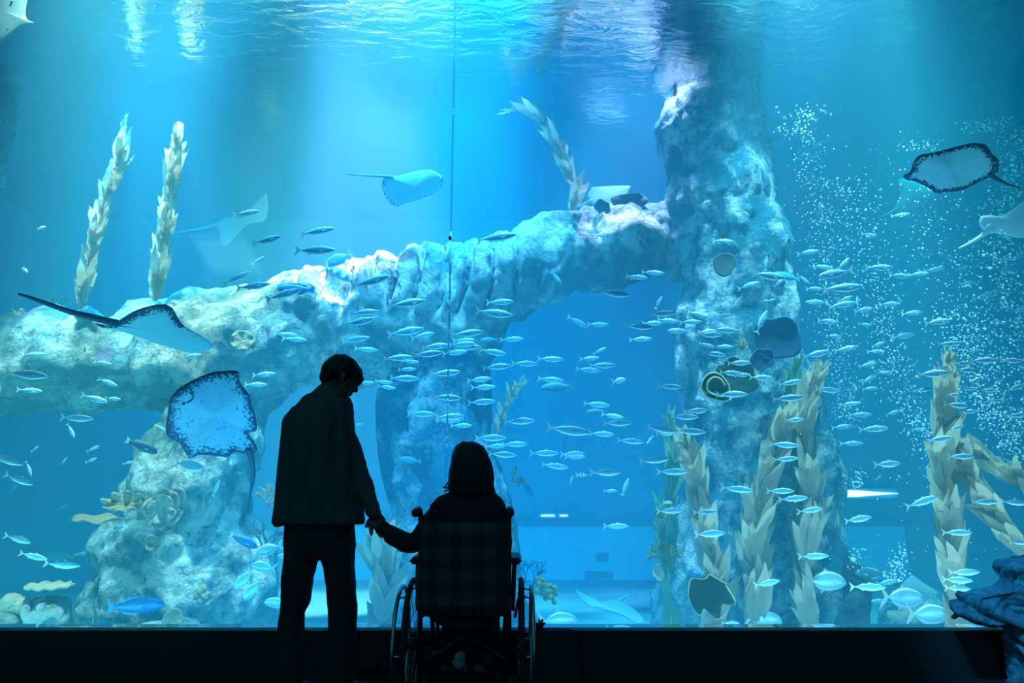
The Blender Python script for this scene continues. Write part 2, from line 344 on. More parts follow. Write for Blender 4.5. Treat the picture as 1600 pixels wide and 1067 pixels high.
tag(rock('rock', [(-20, 953), (20, 951), (35, 958), (36, 1010), (-20, 1010)], 6.4, m_rockL, step=9, rmax=22, amp=.03, freq=4, seed=9, voxel=.025), 'flat rock slab under the rounded brain coral', 'rock')
tag(rock('rock', [(280, 965), (310, 970), (330, 1010), (150, 1010), (170, 978)], 6.8, m_rockL, step=9, rmax=22, amp=.03, freq=4, seed=10, voxel=.03), 'low rock at the glass edge below the big blue fish', 'rock')
# rock outcrop in the hall, in front of the glass
def folds(c, n):
    k = math.sin((c[0] * 2.2 + c[2] * 1.6 + .5 * math.sin(c[2] * 7)) * 11) 
    return np.array(n) * (abs(k) ** .5 - .6) * .055
fr_ = [(1497, 976), (1495, 940), (1503, 928), (1530, 918), (1563, 914), (1566, 900), (1563, 885), (1572, 871), (1650, 866), (1650, 1100), (1612, 1090), (1590, 1050), (1580, 1010), (1577, 984), (1540, 979)]
fr_ = [(x + 24 if x < 1600 else x, y + (6 if y < 960 else 0)) for x, y in fr_]
m_rockH = rock_mat('hall_rock', (.14, .34, .46), (.22, .48, .60), (.03, .10, .15), 3, bump=.4)
bm = bmesh.new(); fv = [[bm.verts.new(at(x, y, Y_) if Y_ < 4.0 else at(x, y, 3.9) + Vector((0, Y_ - 3.9, 0))) for x, y in fr_] for Y_ in (3.895, 4.10)]
bm.faces.new(fv[0]); bm.faces.new(fv[1][::-1])
for k in range(len(fr_)): j = (k + 1) % len(fr_); bm.faces.new((fv[0][k], fv[1][k], fv[1][j], fv[0][j]))
bmesh.ops.recalc_face_normals(bm, faces=bm.faces)
me = remeshed(bm, .009, 12); co, no = co_array(me), no_array(me)
for i in range(len(co)):
    p = Vector(co[i]); w_ = noise.noise(p * 3.5) * .9 + noise.noise(p * 9) * .2
    k = (p.z * 1.0 + p.x * .75 + w_ * .22) * 21; k2 = (p.x - p.z * .4 + w_ * .3) * 47
    co[i] += no[i] * (abs(math.sin(k)) ** .6 * .045 - .045 + abs(math.sin(k2)) * .009 + noise.noise(p * 5) * .03)
me.vertices.foreach_set('co', co.ravel()); me.update()
tag(obj('rock_outcrop', me, m_rockH), 'dark folded rock outcrop beside the ledge at the right edge', 'rock')
# ---------------------------------------------------------------- fish
m_flank = mat('water_blue_flank', (.20, .62, .88), .35, metal=.25, spec=.5)  # blue of the mirrored water is painted into the flank
m_rimf = mat('rim_lit_back_belly', (.88, .94, .95), .45, metal=.1, spec=.5)  # pale rim light painted along back and belly
m_fin = mat('pale_fin', (.85, .88, .80), .6, trans=.4)
m_eye = mat('fish_eye', (.01, .02, .04), .2)
m_bluef = mat('deep_blue_scales', (.03, .26, .55), .45, metal=.3, noise_amt=.6, noise_scale=14, col2=(.02, .18, .42))
m_greyf = mat('dark_grey_scales', (.06, .17, .26), .5, metal=.2)
m_palef = mat('pearl_scales', (.34, .66, .82), .35, metal=.35)
m_tealf = mat('dull_teal_scales', (.08, .38, .46), .6)
m_white = mat('white_scales', (.85, .88, .84), .5)
m_stripe = mat('dark_stripe_scales', (.10, .28, .42), .5)
def fish_mesh(prof, tail, fins, mats, bend=0.0, stripes=False, n=14, eye=.014, eye_at=(.40, .012)):
    """prof rows: x, top, bottom, halfwidth (length 1, nose at +x)"""
    bm = bmesh.new(); rings = []
    P = spline([(r[0], r[1], r[2]) for r in prof], 3); W = spline([(r[3], 0, 0) for r in prof], 3)
    def by(x): return bend * (x * x) if x < 0 else bend * .4 * x * x
    for p, w_ in zip(P, W):
        c = (p.y - p.z) / 2; h = (p.y + p.z) / 2
        rings.append([bm.verts.new((p.x, by(p.x) + w_.x * math.cos(a), c + h * math.sin(a))) for a in [2 * math.pi * k / n for k in range(n)]])
    for i, (a, b) in enumerate(zip(rings, rings[1:])):
        for k in range(n):
            f = bm.faces.new((a[k], a[(k + 1) % n], b[(k + 1) % n], b[k])); f.smooth = True
            am = math.sin(2 * math.pi * (k + .5) / n)
            f.material_index = 1 if am > .74 or am < -.74 else 0
            if stripes and (i // 2) % 2 and am > -.6: f.material_index = 4
    bm.faces.new(rings[0][::-1]); bm.faces.new(rings[-1])
    def fin(pts, th=.004, mi=2):
        vs = []
        for s in (1, -1): vs.append([bm.verts.new((x, by(x) + s * th, z)) for x, z in pts])
        f1 = bm.faces.new(vs[0]); f2 = bm.faces.new(vs[1][::-1]); f1.material_index = f2.material_index = mi
        for k in range(len(pts)):
            j = (k + 1) % len(pts); f = bm.faces.new((vs[0][k], vs[1][k], vs[1][j], vs[0][j])); f.material_index = mi
    fin(tail, .005)
    for f in fins: fin(f)
    for s in (1, -1):                                   # pectoral fins and eyes
        x0, wd = .25, max(r[3] for r in prof)
        v = [bm.verts.new(q) for q in ((x0, by(x0) + s * wd * .9, -.02), (x0 - .10, by(x0) + s * (wd * 1.25), -.045), (x0 - .12, by(x0) + s * (wd * 1.2), -.02), (x0 - .02, by(x0) + s * wd * .95, .0))]
        f = bm.faces.new(v); f.material_index = 2
        ex, ez = eye_at; wy = np.interp(ex, [r[0] for r in prof][::-1], [r[3] for r in prof][::-1])
        r_ = bmesh.ops.create_icosphere(bm, subdivisions=1, radius=eye, matrix=Matrix.Translation((ex, by(ex) + s * wy * .86, ez)))
        for vv in r_['verts']:
            for f in vv.link_faces: f.material_index = 3
    bmesh.ops.recalc_face_normals(bm, faces=bm.faces)
    me = bpy.data.meshes.new('fish'); bm.to_mesh(me); bm.free()
    for mm in mats: me.materials.append(mm)
    return me
mack = [(.50, .003, .003, .002), (.47, .022, .018, .016), (.40, .048, .044, .033), (.28, .076, .074, .048), (.12, .092, .094, .054), (-.05, .078, .080, .048), (-.20, .046, .048, .030), (-.31, .018, .018, .013), (-.37, .009, .009, .008)]
mtail = [(-.355, .010), (-.41, .055), (-.50, .118), (-.455, .028), (-.435, 0), (-.455, -.028), (-.50, -.118), (-.41, -.055), (-.355, -.010)]
mfins = [[(.14, .085), (.07, .125), (.02, .085)], [(-.06, .072), (-.12, .092), (-.2, .045)], [(-.06, -.072), (-.12, -.095), (-.2, -.045)]]
MK = [fish_mesh(mack, mtail, mfins, [m_flank, m_rimf, m_fin, m_eye], b) for b in (0, .18, -.2)]
pomp = [(.50, .01, .015, .006), (.46, .07, .06, .03), (.36, .15, .12, .05), (.18, .21, .18, .062), (-.02, .20, .19, .056), (-.18, .11, .12, .035), (-.28, .035, .04, .014), (-.33, .018, .018, .009)]
ptail = [(-.31, .02), (-.40, .13), (-.53, .27), (-.45, .09), (-.40, 0), (-.45, -.09), (-.53, -.27), (-.40, -.13), (-.31, -.02)]
pfins = [[(.10, .20), (-.02, .27), (-.03, .21), (-.2, .13), (-.26, .06), (-.1, .15)], [(.0, -.18), (-.10, -.26), (-.09, -.19), (-.22, -.12), (-.26, -.05), (-.1, -.14)]]
POMP = fish_mesh(pomp, ptail, pfins, [m_palef, m_rimf, m_fin, m_eye], .05, eye=.018, eye_at=(.42, .04))
wr = [(.50, .02, .02, .01), (.46, .065, .06, .03), (.36, .115, .10, .05), (.16, .15, .13, .062), (-.05, .13, .115, .055), (-.22, .075, .075, .035), (-.33, .048, .048, .018), (-.38, .045, .045, .012)]
wtail = [(-.36, .042), (-.42, .075), (-.50, .11), (-.475, .03), (-.475, -.03), (-.50, -.11), (-.42, -.075), (-.36, -.042)]
wfins = [[(.22, .14), (.1, .175), (-.1, .155), (-.25, .11), (-.25, .07), (0, .12)], [(.0, -.11), (-.08, -.155), (-.22, -.115), (-.26, -.07)]]
WR = {k: fish_mesh(wr, wtail, wfins, [c, c2, f, m_eye], .1, eye=.014, eye_at=(.41, .035)) for k, c, c2, f in (('b', m_bluef, m_bluef, m_bluef), ('d', m_greyf, m_greyf, m_fin), ('p', m_bluef, m_bluef, m_fin), ('t', m_tealf, m_tealf, m_tealf))}
STR = fish_mesh(wr, ptail, wfins, [m_white, m_white, m_white, m_eye, m_stripe], .05, stripes=True)
# x, y, length in px, nose-up angle (negative length: swims to the left), optional depth
SCHOOL = '''385,333,40,12;370,434,42,30;396,447,48,12;403,407,22,35;496,361,52,12;418,375,46,10;492,391,64,-2;443,460,56,17;579,440,62,13;636,474,57,12;775,371,62,5;781,472,42,0;772,489,58,-10;569,488,43,8;560,503,50,10;634,518,56,12;661,524,36,15;730,521,49,8;447,523,36,-3;460,530,36,-2;556,530,43,5;725,532,35,0;799,530,36,0;1130,377,34,-2;869,433,24,-50;1020,426,34,-5;995,433,34,-5;958,458,51,-8;1170,446,33,15;1029,473,22,60;1034,490,45,5;903,503,36,-28;934,507,32,0;997,510,43,-8;1020,505,34,3;1044,501,35,-5;1091,491,35,-12;1079,503,34,0;1062,517,-38,0;1140,516,-42,0;1107,518,32,5;1109,523,42,3;1190,503,40,62;1001,530,36,5;1200,431,56,-4;1197,412,22,80;1196,470,14,0;1407,336,28,5;1358,367,27,-3;1263,394,32,5;1285,417,32,-5;1318,412,26,42;1306,427,-58,-12;1373,418,43,0;1406,431,38,0;1436,428,32,5;1460,421,30,8;1502,420,24,15;1569,408,20,-35;1590,402,26,30;1575,421,26,12;1218,441,22,40;1255,436,26,-35;1229,443,12,60;1273,451,28,0;1316,450,60,3;1512,442,24,2;1570,455,32,2;1277,472,-35,0;1316,476,42,8;1321,467,24,20;1340,472,20,85;1350,484,33,12;1391,475,35,3;1405,467,14,-60;1536,464,34,12;1426,489,34,5;1594,484,30,10;1294,502,35,-3;1352,507,21,-8;1464,503,42,8;1561,504,22,-3;1303,525,25,0;1411,525,39,10;1206,510,30,15;1206,469,14,10;53,554,34,3;160,567,26,-8;300,556,29,10;42,585,65,-6;46,610,36,-3;167,597,34,-20;148,623,41,-15;176,623,27,-5;119,653,50,-3;111,673,27,-58;250,668,20,-30;10,718,50,-18;45,732,26,-60;29,749,46,-20;145,701,20,28;143,719,20,20;200,723,18,12;100,720,14,50;55,701,14,40;338,763,26,70;412,585,36,3;400,601,34,0;572,546,35,-3;680,541,42,5;730,543,41,3;668,553,47,8;710,551,38,3;770,550,42,-12;722,538,42,2;622,559,45,5;641,565,27,-3;636,577,27,3;776,573,44,3;695,583,48,5;632,591,44,0;749,593,38,5;755,605,38,0;697,621,46,-3;752,628,43,2;600,597,27,-5;604,605,28,-8;572,598,24,0;658,647,43,0;703,651,44,3;700,657,37,-2;721,665,34,0;560,663,14,0;766,684,48,0;775,697,34,3;785,710,43,-3;804,694,40,0;811,658,48,3;648,626,12,60;820,568,40,0;860,561,40,-3;937,548,22,25;921,560,30,3;941,571,42,0;919,578,38,-5;860,593,40,-7;932,632,40,-6;957,650,34,-10;964,661,43,0;888,672,68,-8;940,678,39,-3;985,689,41,-5;1016,687,-18,-50;850,708,44,0;895,709,38,2;898,714,32,0;867,728,42,-7;946,738,48,0;1022,719,45,5;1050,737,46,0;954,767,22,0;977,761,28,65;893,750,14,70;1047,798,42,2;1102,800,36,2;1130,542,34,0;1116,553,35,-8;1104,539,24,-15;1121,567,21,-15;1155,567,37,3;1143,583,40,-5;1160,586,26,5;1190,590,40,0;1046,604,37,-5;1143,616,46,0;1087,642,41,5;1069,651,42,-3;1034,671,46,-8;1041,677,32,3;1078,674,46,-4;1151,764,46,-6;1276,553,42,10;1322,545,35,10;1373,538,25,20;1369,549,26,0;1482,537,33,2;1356,570,30,12;1537,563,43,0;1502,568,28,5;1580,563,35,-3;1510,578,35,3;1457,584,52,5;1380,582,22,0;1360,591,34,28;1234,598,34,10;1360,607,24,5;1335,605,16,-65;1293,609,40,-5;1443,609,25,5;1521,597,30,30;1516,607,22,0;1545,610,26,0;1588,605,30,15;1490,617,26,0;1231,622,46,3;1555,626,24,0;1329,631,30,3;1495,633,42,-5;1514,643,26,0;1344,648,36,0;1395,645,22,20;1241,656,30,5;1588,649,32,5;1316,667,35,5;1365,670,45,3;1495,668,24,15;1436,671,24,0;1331,693,36,0;1467,686,37,8;1225,695,42,-5;1502,713,40,0;1227,717,36,3;1386,725,46,3;1373,746,12,35;1219,767,40,0;1239,779,43,4;1440,784,50,18;1538,784,38,0;1585,785,38,-5;1266,797,38,8;28,842,43,-15;52,869,40,-15;96,882,50,-6;962,822,39,0;1109,834,50,2;1199,911,42,10;1340,811,44,8;1495,832,42,0;1271,869,43,3;1355,917,50,0;1386,910,38,5;1507,894,45,2;1495,906,44,-3;1496,919,42,-3;1592,848,25,0;1141,974,30,0;1370,940,36,0'''
MARKS = [(55, 600, 'before the left end of the rock arch'), (80, 720, 'in the open water below the left arch'), (95, 690, 'left of the dark fish with a pale tail'), (60, 870, 'above the coral group at bottom left'), (285, 590, 'beside the big spotted ray'), (420, 590, 'just left of the man\'s head'), (400, 380, 'above the arch near the pale grey rays'), (480, 500, 'over the ribbed arch left of the man\'s head'), (560, 510, 'above the man\'s head'), (600, 440, 'at the top of the ribbed arch'), (620, 580, 'just right of the man\'s face'), (700, 550, 'below the ribs of the arch'), (710, 640, 'above the woman\'s head, left of the seam'), (760, 590, 'before the top of the middle pillar'), (790, 690, 'close to the woman\'s hair on the right'), (780, 480, 'by the right end of the ribs'), (870, 570, 'in open blue water right of the middle pillar'), (940, 565, 'in mid water under the rock bridge'), (970, 440, 'before the rock bridge'), (880, 700, 'in the deep blue gap right of the woman'), (950, 650, 'in the middle of the deep blue gap'), (960, 745, 'low in the deep blue gap'), (1010, 500, 'left of the dark round coral'), (1100, 505, 'crowding the upper left of the right pillar'), (1130, 570, 'just above the curled cup coral'), (1060, 660, 'at the left edge of the right pillar'), (1050, 770, 'near the yellow ruffled coral'), (1110, 820, 'over the left kelp of the right pillar'), (1190, 430, 'above the dark round coral'), (1195, 500, 'in front of the dark round coral'), (1230, 620, 'by the tall kelp top on the right pillar'), (1225, 740, 'across the thick kelp of the right pillar'), (1250, 890, 'near the foot of the right pillar'), (1290, 430, 'right of the pillar, upper part of the school'), (1320, 500, 'right of the pillar, near the first bubble column'), (1350, 590, 'between the two bubble columns'), (1340, 670, 'right of the thick kelp in deep blue water'), (1390, 740, 'above the bright lamp glare'), (1400, 440, 'near the top of the second bubble column'), (1420, 510, 'in the second bubble column'), (1380, 350, 'below the big dark-edged ray'), (1480, 570, 'around the tip of the lone right kelp'), (1500, 640, 'right beside the lone right kelp'), (1480, 700, 'crossing the lone right kelp'), (1555, 610, 'in the bubbles at the right edge'), (1550, 470, 'under the white ray at right'), (1585, 410, 'at the right edge under the white ray'), (1560, 780, 'by the leaning kelp at the right edge'), (1500, 900, 'at the foot of the lone right kelp'), (1360, 920, 'near the bottom by the round silver fish')]
ORD = ['first', 'second', 'third', 'fourth', 'fifth', 'sixth', 'seventh', 'eighth', 'ninth', 'tenth', 'eleventh', 'twelfth']
rows = [tuple(float(v) for v in r.split(',')) for r in SCHOOL.split(';')]
rnd = random.Random(5); byreg = {}
def fish_at(name, me, px, py, ln, ang, Y, yaw=None):
    o = bpy.data.objects.new(name, me); C.objects.link(o)
    s = abs(ln) * 1.05 * mpp(px, py, Y); yw = R(rnd.uniform(-14, 14) if yaw is None else yaw)
    if ln < 0: yw += math.pi
    o.location = at(px, py, Y); s /= max(.5, abs(math.cos(yw))); o.scale = (s, s, s * (1.16 if me in MK else 1))
    M = Matrix.Rotation(yw, 4, 'Z') @ Matrix.Rotation(R(-ang), 4, 'Y')
    o.rotation_euler = M.to_euler(); return o
for i, (x, y, ln, ang) in enumerate(rows):
    Y = min(max(1067 * .235 / abs(ln), 5.6), 6.8 if 960 < x < 1360 else 7.0) + rnd.uniform(-.25, .25)
    if (1030 < x < 1310 and y > 550) or (x > 1440 and y > 530): Y = min(Y, 5.3 if x > 1440 else 5.75)
    o = fish_at('fish', MK[i % 3], x, y, ln, ang, Y)
    k = min(range(len(MARKS)), key=lambda j: (MARKS[j][0] - x) ** 2 + (MARKS[j][1] - y) ** 2)
    byreg.setdefault(k, []).append((x, y, o, ln, ang))
for k, L_ in byreg.items():
    L_.sort(key=lambda t: t[0]); n_ = len(L_)
    for j, (x, y, o, ln, ang) in enumerate(L_):
        big = 'small ' if abs(ln) < 28 else ('large ' if abs(ln) > 54 else '')
        pose = ' heading left' if ln < 0 else (' nose up' if ang > 25 else (' diving' if ang < -24 else ''))
        lab = '%sslim silver fish%s %s' % (big, pose, MARKS[k][2])
        if n_ > 1: lab += ', ' + ('leftmost' if j == 0 else 'rightmost' if j == n_ - 1 else ORD[j] + ' from left')
        lab = lab.replace('slim silver fish', 'silver fish') if len(lab.split()) > 15 else lab; lab = lab.replace('small silver', 'silver') if len(lab.split()) > 16 else lab; lab = lab.replace('large silver', 'silver') if len(lab.split()) > 16 else lab
        tag(o, lab, 'fish', 'school of slim silver fish')
def single(me, px, py, ln, ang, Y, label, cat='fish', group=None, yaw=8):
    return tag(fish_at('fish', me, px, py, ln, ang, Y, yaw), label, cat, group)
G = 'round silver fish'
single(POMP, 295, 727, 44, -12, 6.0, 'round pale silver fish just under the big spotted ray', group=G)
single(POMP, 1289, 908, 68, -5, 6.5, 'round silver fish with long pale tail at the foot of the right pillar', group=G)
single(POMP, 1410, 934, 70, -5, 6.5, 'round blue-silver fish, upper of the pair at bottom right', group=G)
single(POMP, 1450, 960, 70, -3, 6.5, 'round pale fish with dark side spot, lower of the pair at bottom right', group=G)
single(POMP, 1193, 968, 60, -8, 6.5, 'round silver fish cut off by the ledge below the right kelp', group=G)
single(POMP, 871, 970, 60, 0, 6.5, 'round pale fish half hidden by the ledge right of the wheelchair', group=G)
single(POMP, 381, 905, -36, -50, 6.2, 'pale round fish heading down, left of the man\'s leg, upper left of its cluster', group=G)
single(POMP, 394, 921, -38, -55, 6.4, 'pale round fish heading down, left of the man\'s leg, lowest of its cluster', group=G)
single(POMP, 412, 886, -38, 8, 6.6, 'pale round fish facing left beside the man\'s left thigh', group=G)
single(POMP, 421, 858, -40, -18, 7.0, 'pale fish with raised forked tail beside the man\'s left hip', group=G)
single(POMP, 446, 870, -24, 0, 6.8, 'pale round fish peeking out behind the man\'s left thigh', group=G)
single(POMP, 432, 942, -36, 5, 6.6, 'pale round fish left of the man\'s left knee', group=G)
single(WR['d'], 221, 697, 50, -22, 6.2, 'dark grey-blue fish with pale tail left of the spotted ray')
single(WR['b'], 212, 947, 80, 2, 6.0, 'large bright blue fish low in front of the left pillar')
single(WR['p'], 380, 845, 45, -25, 6.6, 'blue fish with pale tail left of the man\'s shirt hem')
single(WR['b'], 463, 452, -54, 0, 6.8, 'dark blue fish facing left at the top of the ribbed arch')
single(STR, 528, 428, 50, -25, 6.6, 'white striped fish diving beside the top edge of the arch')
single(POMP, 530, 405, -44, -32, 7.0, 'pale fish facing down left above the white striped fish')
single(WR['t'], 640, 719, -34, 5, 7.0, 'faint blue fish facing left before the middle pillar')
single(WR['t'], 764, 531, -26, -5, 7.4, 'pale yellow-green fish under the right end of the ribs')
single(WR['t'], 871, 605, -50, -6, 9.0, 'dim teal fish facing left deep in the blue water')
single(WR['t'], 931, 643, -28, -5, 9.2, 'dim teal fish behind the school, smaller of the deep pair')
single(WR['t'], 883, 690, 22, 78, 9.0, 'dim teal fish pointing nose up behind the large silver fish')
single(WR['b'], 825, 764, 28, -55, 7.6, 'bright blue fish diving beside the yellow branch coral')
single(STR, 909, 742, 18, 0, 7.0, 'tiny striped fish low in the deep blue gap')
single(STR, 1043, 785, 14, 0, 6.4, 'tiny striped fish above the yellow ruffled coral')
single(POMP, 967, 595, 22, 10, 7.0, 'small rounded silver fish alone in the deep blue gap', group=G)
single(WR['d'], 1360, 896, -50, 3, 6.6, 'dark blue-grey fish facing left above the round silver fish')
single(WR['t'], 92, 870, -46, 0, 8.4, 'dim blue fish facing left behind the silver fish at bottom left')
single(WR['t'], 119, 809, -28, -30, 8.4, 'dim blue fish left of the brown plate coral')
single(WR['t'], 94, 796, 24, 30, 9.5, 'faint blue fish in open water left of the pillar')
single(WR['t'], 133, 866, 30, 0, 8.0, 'blue round fish half behind the left pillar edge')
single(WR['t'], 22, 762, 18, 60, 8.0, 'small faint blue fish below the silver fish at far left')
single(WR['t'], 1229, 432, -40, 12, 7.2, 'dark yellowish fish right of the pillar above the dark coral', yaw=0)
single(POMP, 65, 356, 12, 20, 6.5, 'tiny pale fish alone in the upper left water, higher of two', group=G)
single(POMP, 39, 422, 12, -50, 6.5, 'tiny pale fish alone in the upper left water, lower of two', group=G)
single(STR, 1104, 316, 14, 20, 6.3, 'tiny pale fish before the upper right pillar, left of two')
single(STR, 1165, 333, 12, -30, 6.3, 'tiny pale fish before the upper right pillar, right of two')
# ---------------------------------------------------------------- rays
def ray_mat(name, pale, dark, spots=True):
    m = bpy.data.materials.new(name); m.use_nodes = True; nt = m.node_tree; b = nt.nodes['Principled BSDF']; L = nt.links.new
    b.inputs['Roughness'].default_value = .55; b.inputs['Specular IOR Level'].default_value = .3
    at_ = nt.nodes.new('ShaderNodeAttribute'); at_.attribute_name = 'pigment'
    tc = nt.nodes.new('ShaderNodeTexCoord')
    n = nt.nodes.new('ShaderNodeTexNoise'); n.inputs['Scale'].default_value = 55; n.inputs['Detail'].default_value = 2; L(tc.outputs['Object'], n.inputs['Vector'])
    n2 = nt.nodes.new('ShaderNodeTexNoise'); n2.inputs['Scale'].default_value = 4.5; n2.inputs['Detail'].default_value = 2; L(tc.outputs['Object'], n2.inputs['Vector'])
    def math_(op, a, b_):
        x = nt.nodes.new('ShaderNodeMath'); x.operation = op
        for k, v in ((0, a), (1, b_)):
            if isinstance(v, (int, float)): x.inputs[k].default_value = v
            else: L(v, x.inputs[k])
        x.use_clamp = True; return x.outputs[0]
    # speckle threshold falls towards the rim
    s = math_('ADD', n.outputs['Fac'], math_('MULTIPLY', at_.outputs['Fac'], .42))
    s = math_('ADD', s, math_('MULTIPLY', math_('SUBTRACT', n2.outputs['Fac'], .5), .35 if spots else .1))
    r = nt.nodes.new('ShaderNodeMapRange'); r.inputs[1].default_value = .635 if spots else .78; r.inputs[2].default_value = .80 if spots else .9; L(s, r.inputs[0])
    mx = nt.nodes.new('ShaderNodeMix'); mx.data_type = 'RGBA'; mx.inputs[6].default_value = (*pale, 1); mx.inputs[7].default_value = (*dark, 1)
    L(r.outputs[0], mx.inputs[0]); L(mx.outputs[2], b.inputs['Base Color'])
    return m
m_ray = ray_mat('water_tinted_speckled_skin', (.20, .62, .86), (.01, .09, .19))  # pale tone has the blue tint of the water painted in
m_ray2 = ray_mat('water_tinted_ray_belly', (.34, .82, .98), (.01, .07, .15), False)  # whitish belly coloured with the water's blue tint
m_rayf = mat('pale_grey_ray_skin', (.30, .55, .62), .7)
m_rayw = mat('white_ray_skin', (.62, .82, .88), .6)
m_rayd = mat('dark_ray_back', (.02, .10, .16), .5)
m_rayb = mat('blue_ray_back', (.05, .30, .48), .5)
def ray(outline, centre, Y, tilt, thick, m, mback, tail, tail_r, label, dark=None, wave=.0, extras=None, mtail=None, e0=.68):
    """a ray seen from below: outline and centre in pixels, tilt = metres of depth per pixel in x and y"""
    pts = spline([(x, y, 0) for x, y in outline] + [(*outline[0], 0)], 5)[:-1]
    n = len(pts); rings = 9; cx, cyy = centre
    verts = []; pig = []
    def P(x, y, off):
        Yp = Y + (x - cx) * tilt[0] + (y - cyy) * tilt[1]
        d = math.hypot(x - cx, y - cyy)
        Yp += wave * min(1, d / 60) * math.sin(math.atan2(y - cyy, x - cx) * 3)
        return at(x, y, Yp + off)
    for side in (-1, 1):
        for k in range(rings + 1):
            t = k / rings
            for p in pts:
                x, y = cx + (p.x - cx) * t, cyy + (p.y - cyy) * t
                h = thick * (1 - t ** 2) ** .8 + .004
                verts.append(P(x, y, side * h * (.55 if side < 0 else 1)))
                e = max(0, (t - e0) / (1 - e0))
                if dark: e *= dark(p.x, p.y)
                pig.append(min(1.2, e))
    faces = []; mi = []
    for s in range(2):
        b0 = s * (rings + 1) * n
        for k in range(rings):
            for i in range(n):
                a, b, c, d = b0 + k * n + i, b0 + k * n + (i + 1) % n, b0 + (k + 1) * n + (i + 1) % n, b0 + (k + 1) * n + i
                faces.append((a, b, c, d) if s else (d, c, b, a)); mi.append(s)
    b1 = (rings) * n; b2 = (rings + 1) * n + rings * n
    for i in range(n):
        j = (i + 1) % n; faces.append((b1 + i, b1 + j, b2 + j, b2 + i)); mi.append(1)
    me = mesh(verts, faces)
    at_ = me.attributes.new('pigment', 'FLOAT', 'POINT'); at_.data.foreach_set('value', pig)
    me.materials.append(m); me.materials.append(mback); me.polygons.foreach_set('material_index', mi)
    tb = bmesh.new(); tb.from_mesh(me); bmesh.ops.remove_doubles(tb, verts=tb.verts, dist=.0008); bmesh.ops.recalc_face_normals(tb, faces=tb.faces); tb.to_mesh(me); tb.free()
    o = obj('stingray', me, None)
    tag(o, label, 'ray')
    bm = bmesh.new(); tp = spline([P(x, y, 0) for x, y in tail], 6)
    tube(bm, tp, [(tail_r * (1 - .8 * i / len(tp)), tail_r * (1 - .8 * i / len(tp))) for i in range(len(tp))], 8)
    obj('tail', bm, mtail or mback, o)
    for kind, x, y, r_ in (extras or []):
        bm = bmesh.new(); c = P(x, y, -thick * .6)
        if kind == 'mouth': tube(bm, spline([P(x - 6, y - 9, -thick * .62), P(x + 1, y - 4, -thick * .64), P(x - 1, y + 3, -thick * .64), P(x - 9, y + 8, -thick * .62)], 5), .004, 6)
        else: bmesh.ops.create_icosphere(bm, subdivisions=2, radius=r_, matrix=Matrix.Translation(c))
        obj(kind, bm, m_rayd, o)
    return o
ray([(352, 579), (372, 580), (375, 598), (389, 616), (393, 632), (399, 650), (401, 672), (388, 676), (396, 688), (402, 702), (392, 712), (382, 709), (366, 706), (356, 714), (335, 712), (312, 711), (297, 716), (290, 708), (281, 693), (264, 683), (259, 672), (263, 640), (267, 622), (281, 606), (305, 592), (330, 582)],
    (335, 648), 5.2, (.0008, .0035), .04, m_ray, m_rayb, [(388, 700), (393, 718), (396, 745), (391, 770), (387, 800)], .028,
    'large blue-tinted ray with speckled underside and hanging tail, left of the man', wave=.03,
    extras=[('nostril', 300.5, 615.5, .010), ('nostril', 287, 631, .010), ('mouth', 301, 622, 0)], mtail=m_rayd)
ray([(258, 475), (270, 482), (280, 500), (288, 509), (300, 517), (318, 527), (333, 541), (312, 552), (290, 550), (255, 540), (215, 526), (180, 515), (160, 512), (148, 505), (158, 508), (174, 508), (190, 498), (212, 485), (238, 477)],
    (245, 517), 5.4, (.001, .008), .04, m_ray2, m_rayd, [(185, 506), (150, 497), (110, 487), (70, 473), (45, 464), (28, 459)], .032,
    'blue-white ray gliding right with long dark tail, in front of the left arch', dark=lambda x, y: 1.6 if y < 512 and x < 300 else .5, e0=.5)
ray([(655, 266), (676, 266), (690, 276), (691, 290), (680, 302), (655, 312), (632, 318), (620, 323), (608, 316), (599, 300), (597, 285), (604, 276), (620, 275)],
    (648, 293), 7.2, (.001, .003), .05, m_ray2, m_rayb, [(615, 277), (590, 275), (565, 274), (540, 272)], .022, 'blue-grey ray with straight tail high in the middle water, left of the seam', dark=lambda x, y: .75, wave=.02)
ray([(1520, 223), (1540, 226), (1550, 240), (1560, 250), (1560, 266), (1548, 276), (1530, 284), (1516, 292), (1495, 299), (1478, 300), (1465, 303), (1448, 292), (1430, 284), (1414, 280), (1412, 274), (1422, 268), (1428, 252), (1438, 242), (1460, 238), (1490, 230)],
    (1488, 266), 5.0, (.001, .005), .05, m_ray2, m_rayd, [(1545, 270), (1555, 278), (1575, 288), (1592, 293)], .022, 'big pale-bellied ray with black wavy edge at the upper right', dark=lambda x, y: 1.6, wave=.02)
ray([(1532, 338), (1548, 336), (1565, 337), (1590, 322), (1640, 290), (1660, 350), (1600, 371), (1575, 368), (1545, 362), (1530, 352)], (1585, 345), 6.2, (.0, .002), .05, m_rayw, m_rayw, [(1550, 356), (1535, 368), (1515, 380), (1498, 388)], .03, 'white ray with long thin tail at the right edge below the black-edged ray')
ray([(352, 338), (372, 340), (395, 342), (412, 328), (413, 306), (417, 302), (419, 325), (412, 345), (385, 352), (365, 372), (352, 384), (345, 378), (343, 362), (338, 352)], (362, 356), 9.4, (0, 0), .05, m_rayf, m_rayf, [(350, 346), (320, 356), (295, 360), (270, 364)], .025, 'faint grey-green ray with upswept wing above the left arch')
ray([(-40, -30), (38, -30), (40, 25), (52, 36), (30, 45), (10, 60), (-5, 66), (-40, 60)], (0, 15), 6.0, (0, 0), .05, m_rayf, m_rayd, [(-40, 20), (-80, 30), (-120, 50)], .02, 'pale teal ray cut off by the top left corner', extras=[('nostril', 18, 3, .012), ('nostril', 12, 46, .008)])
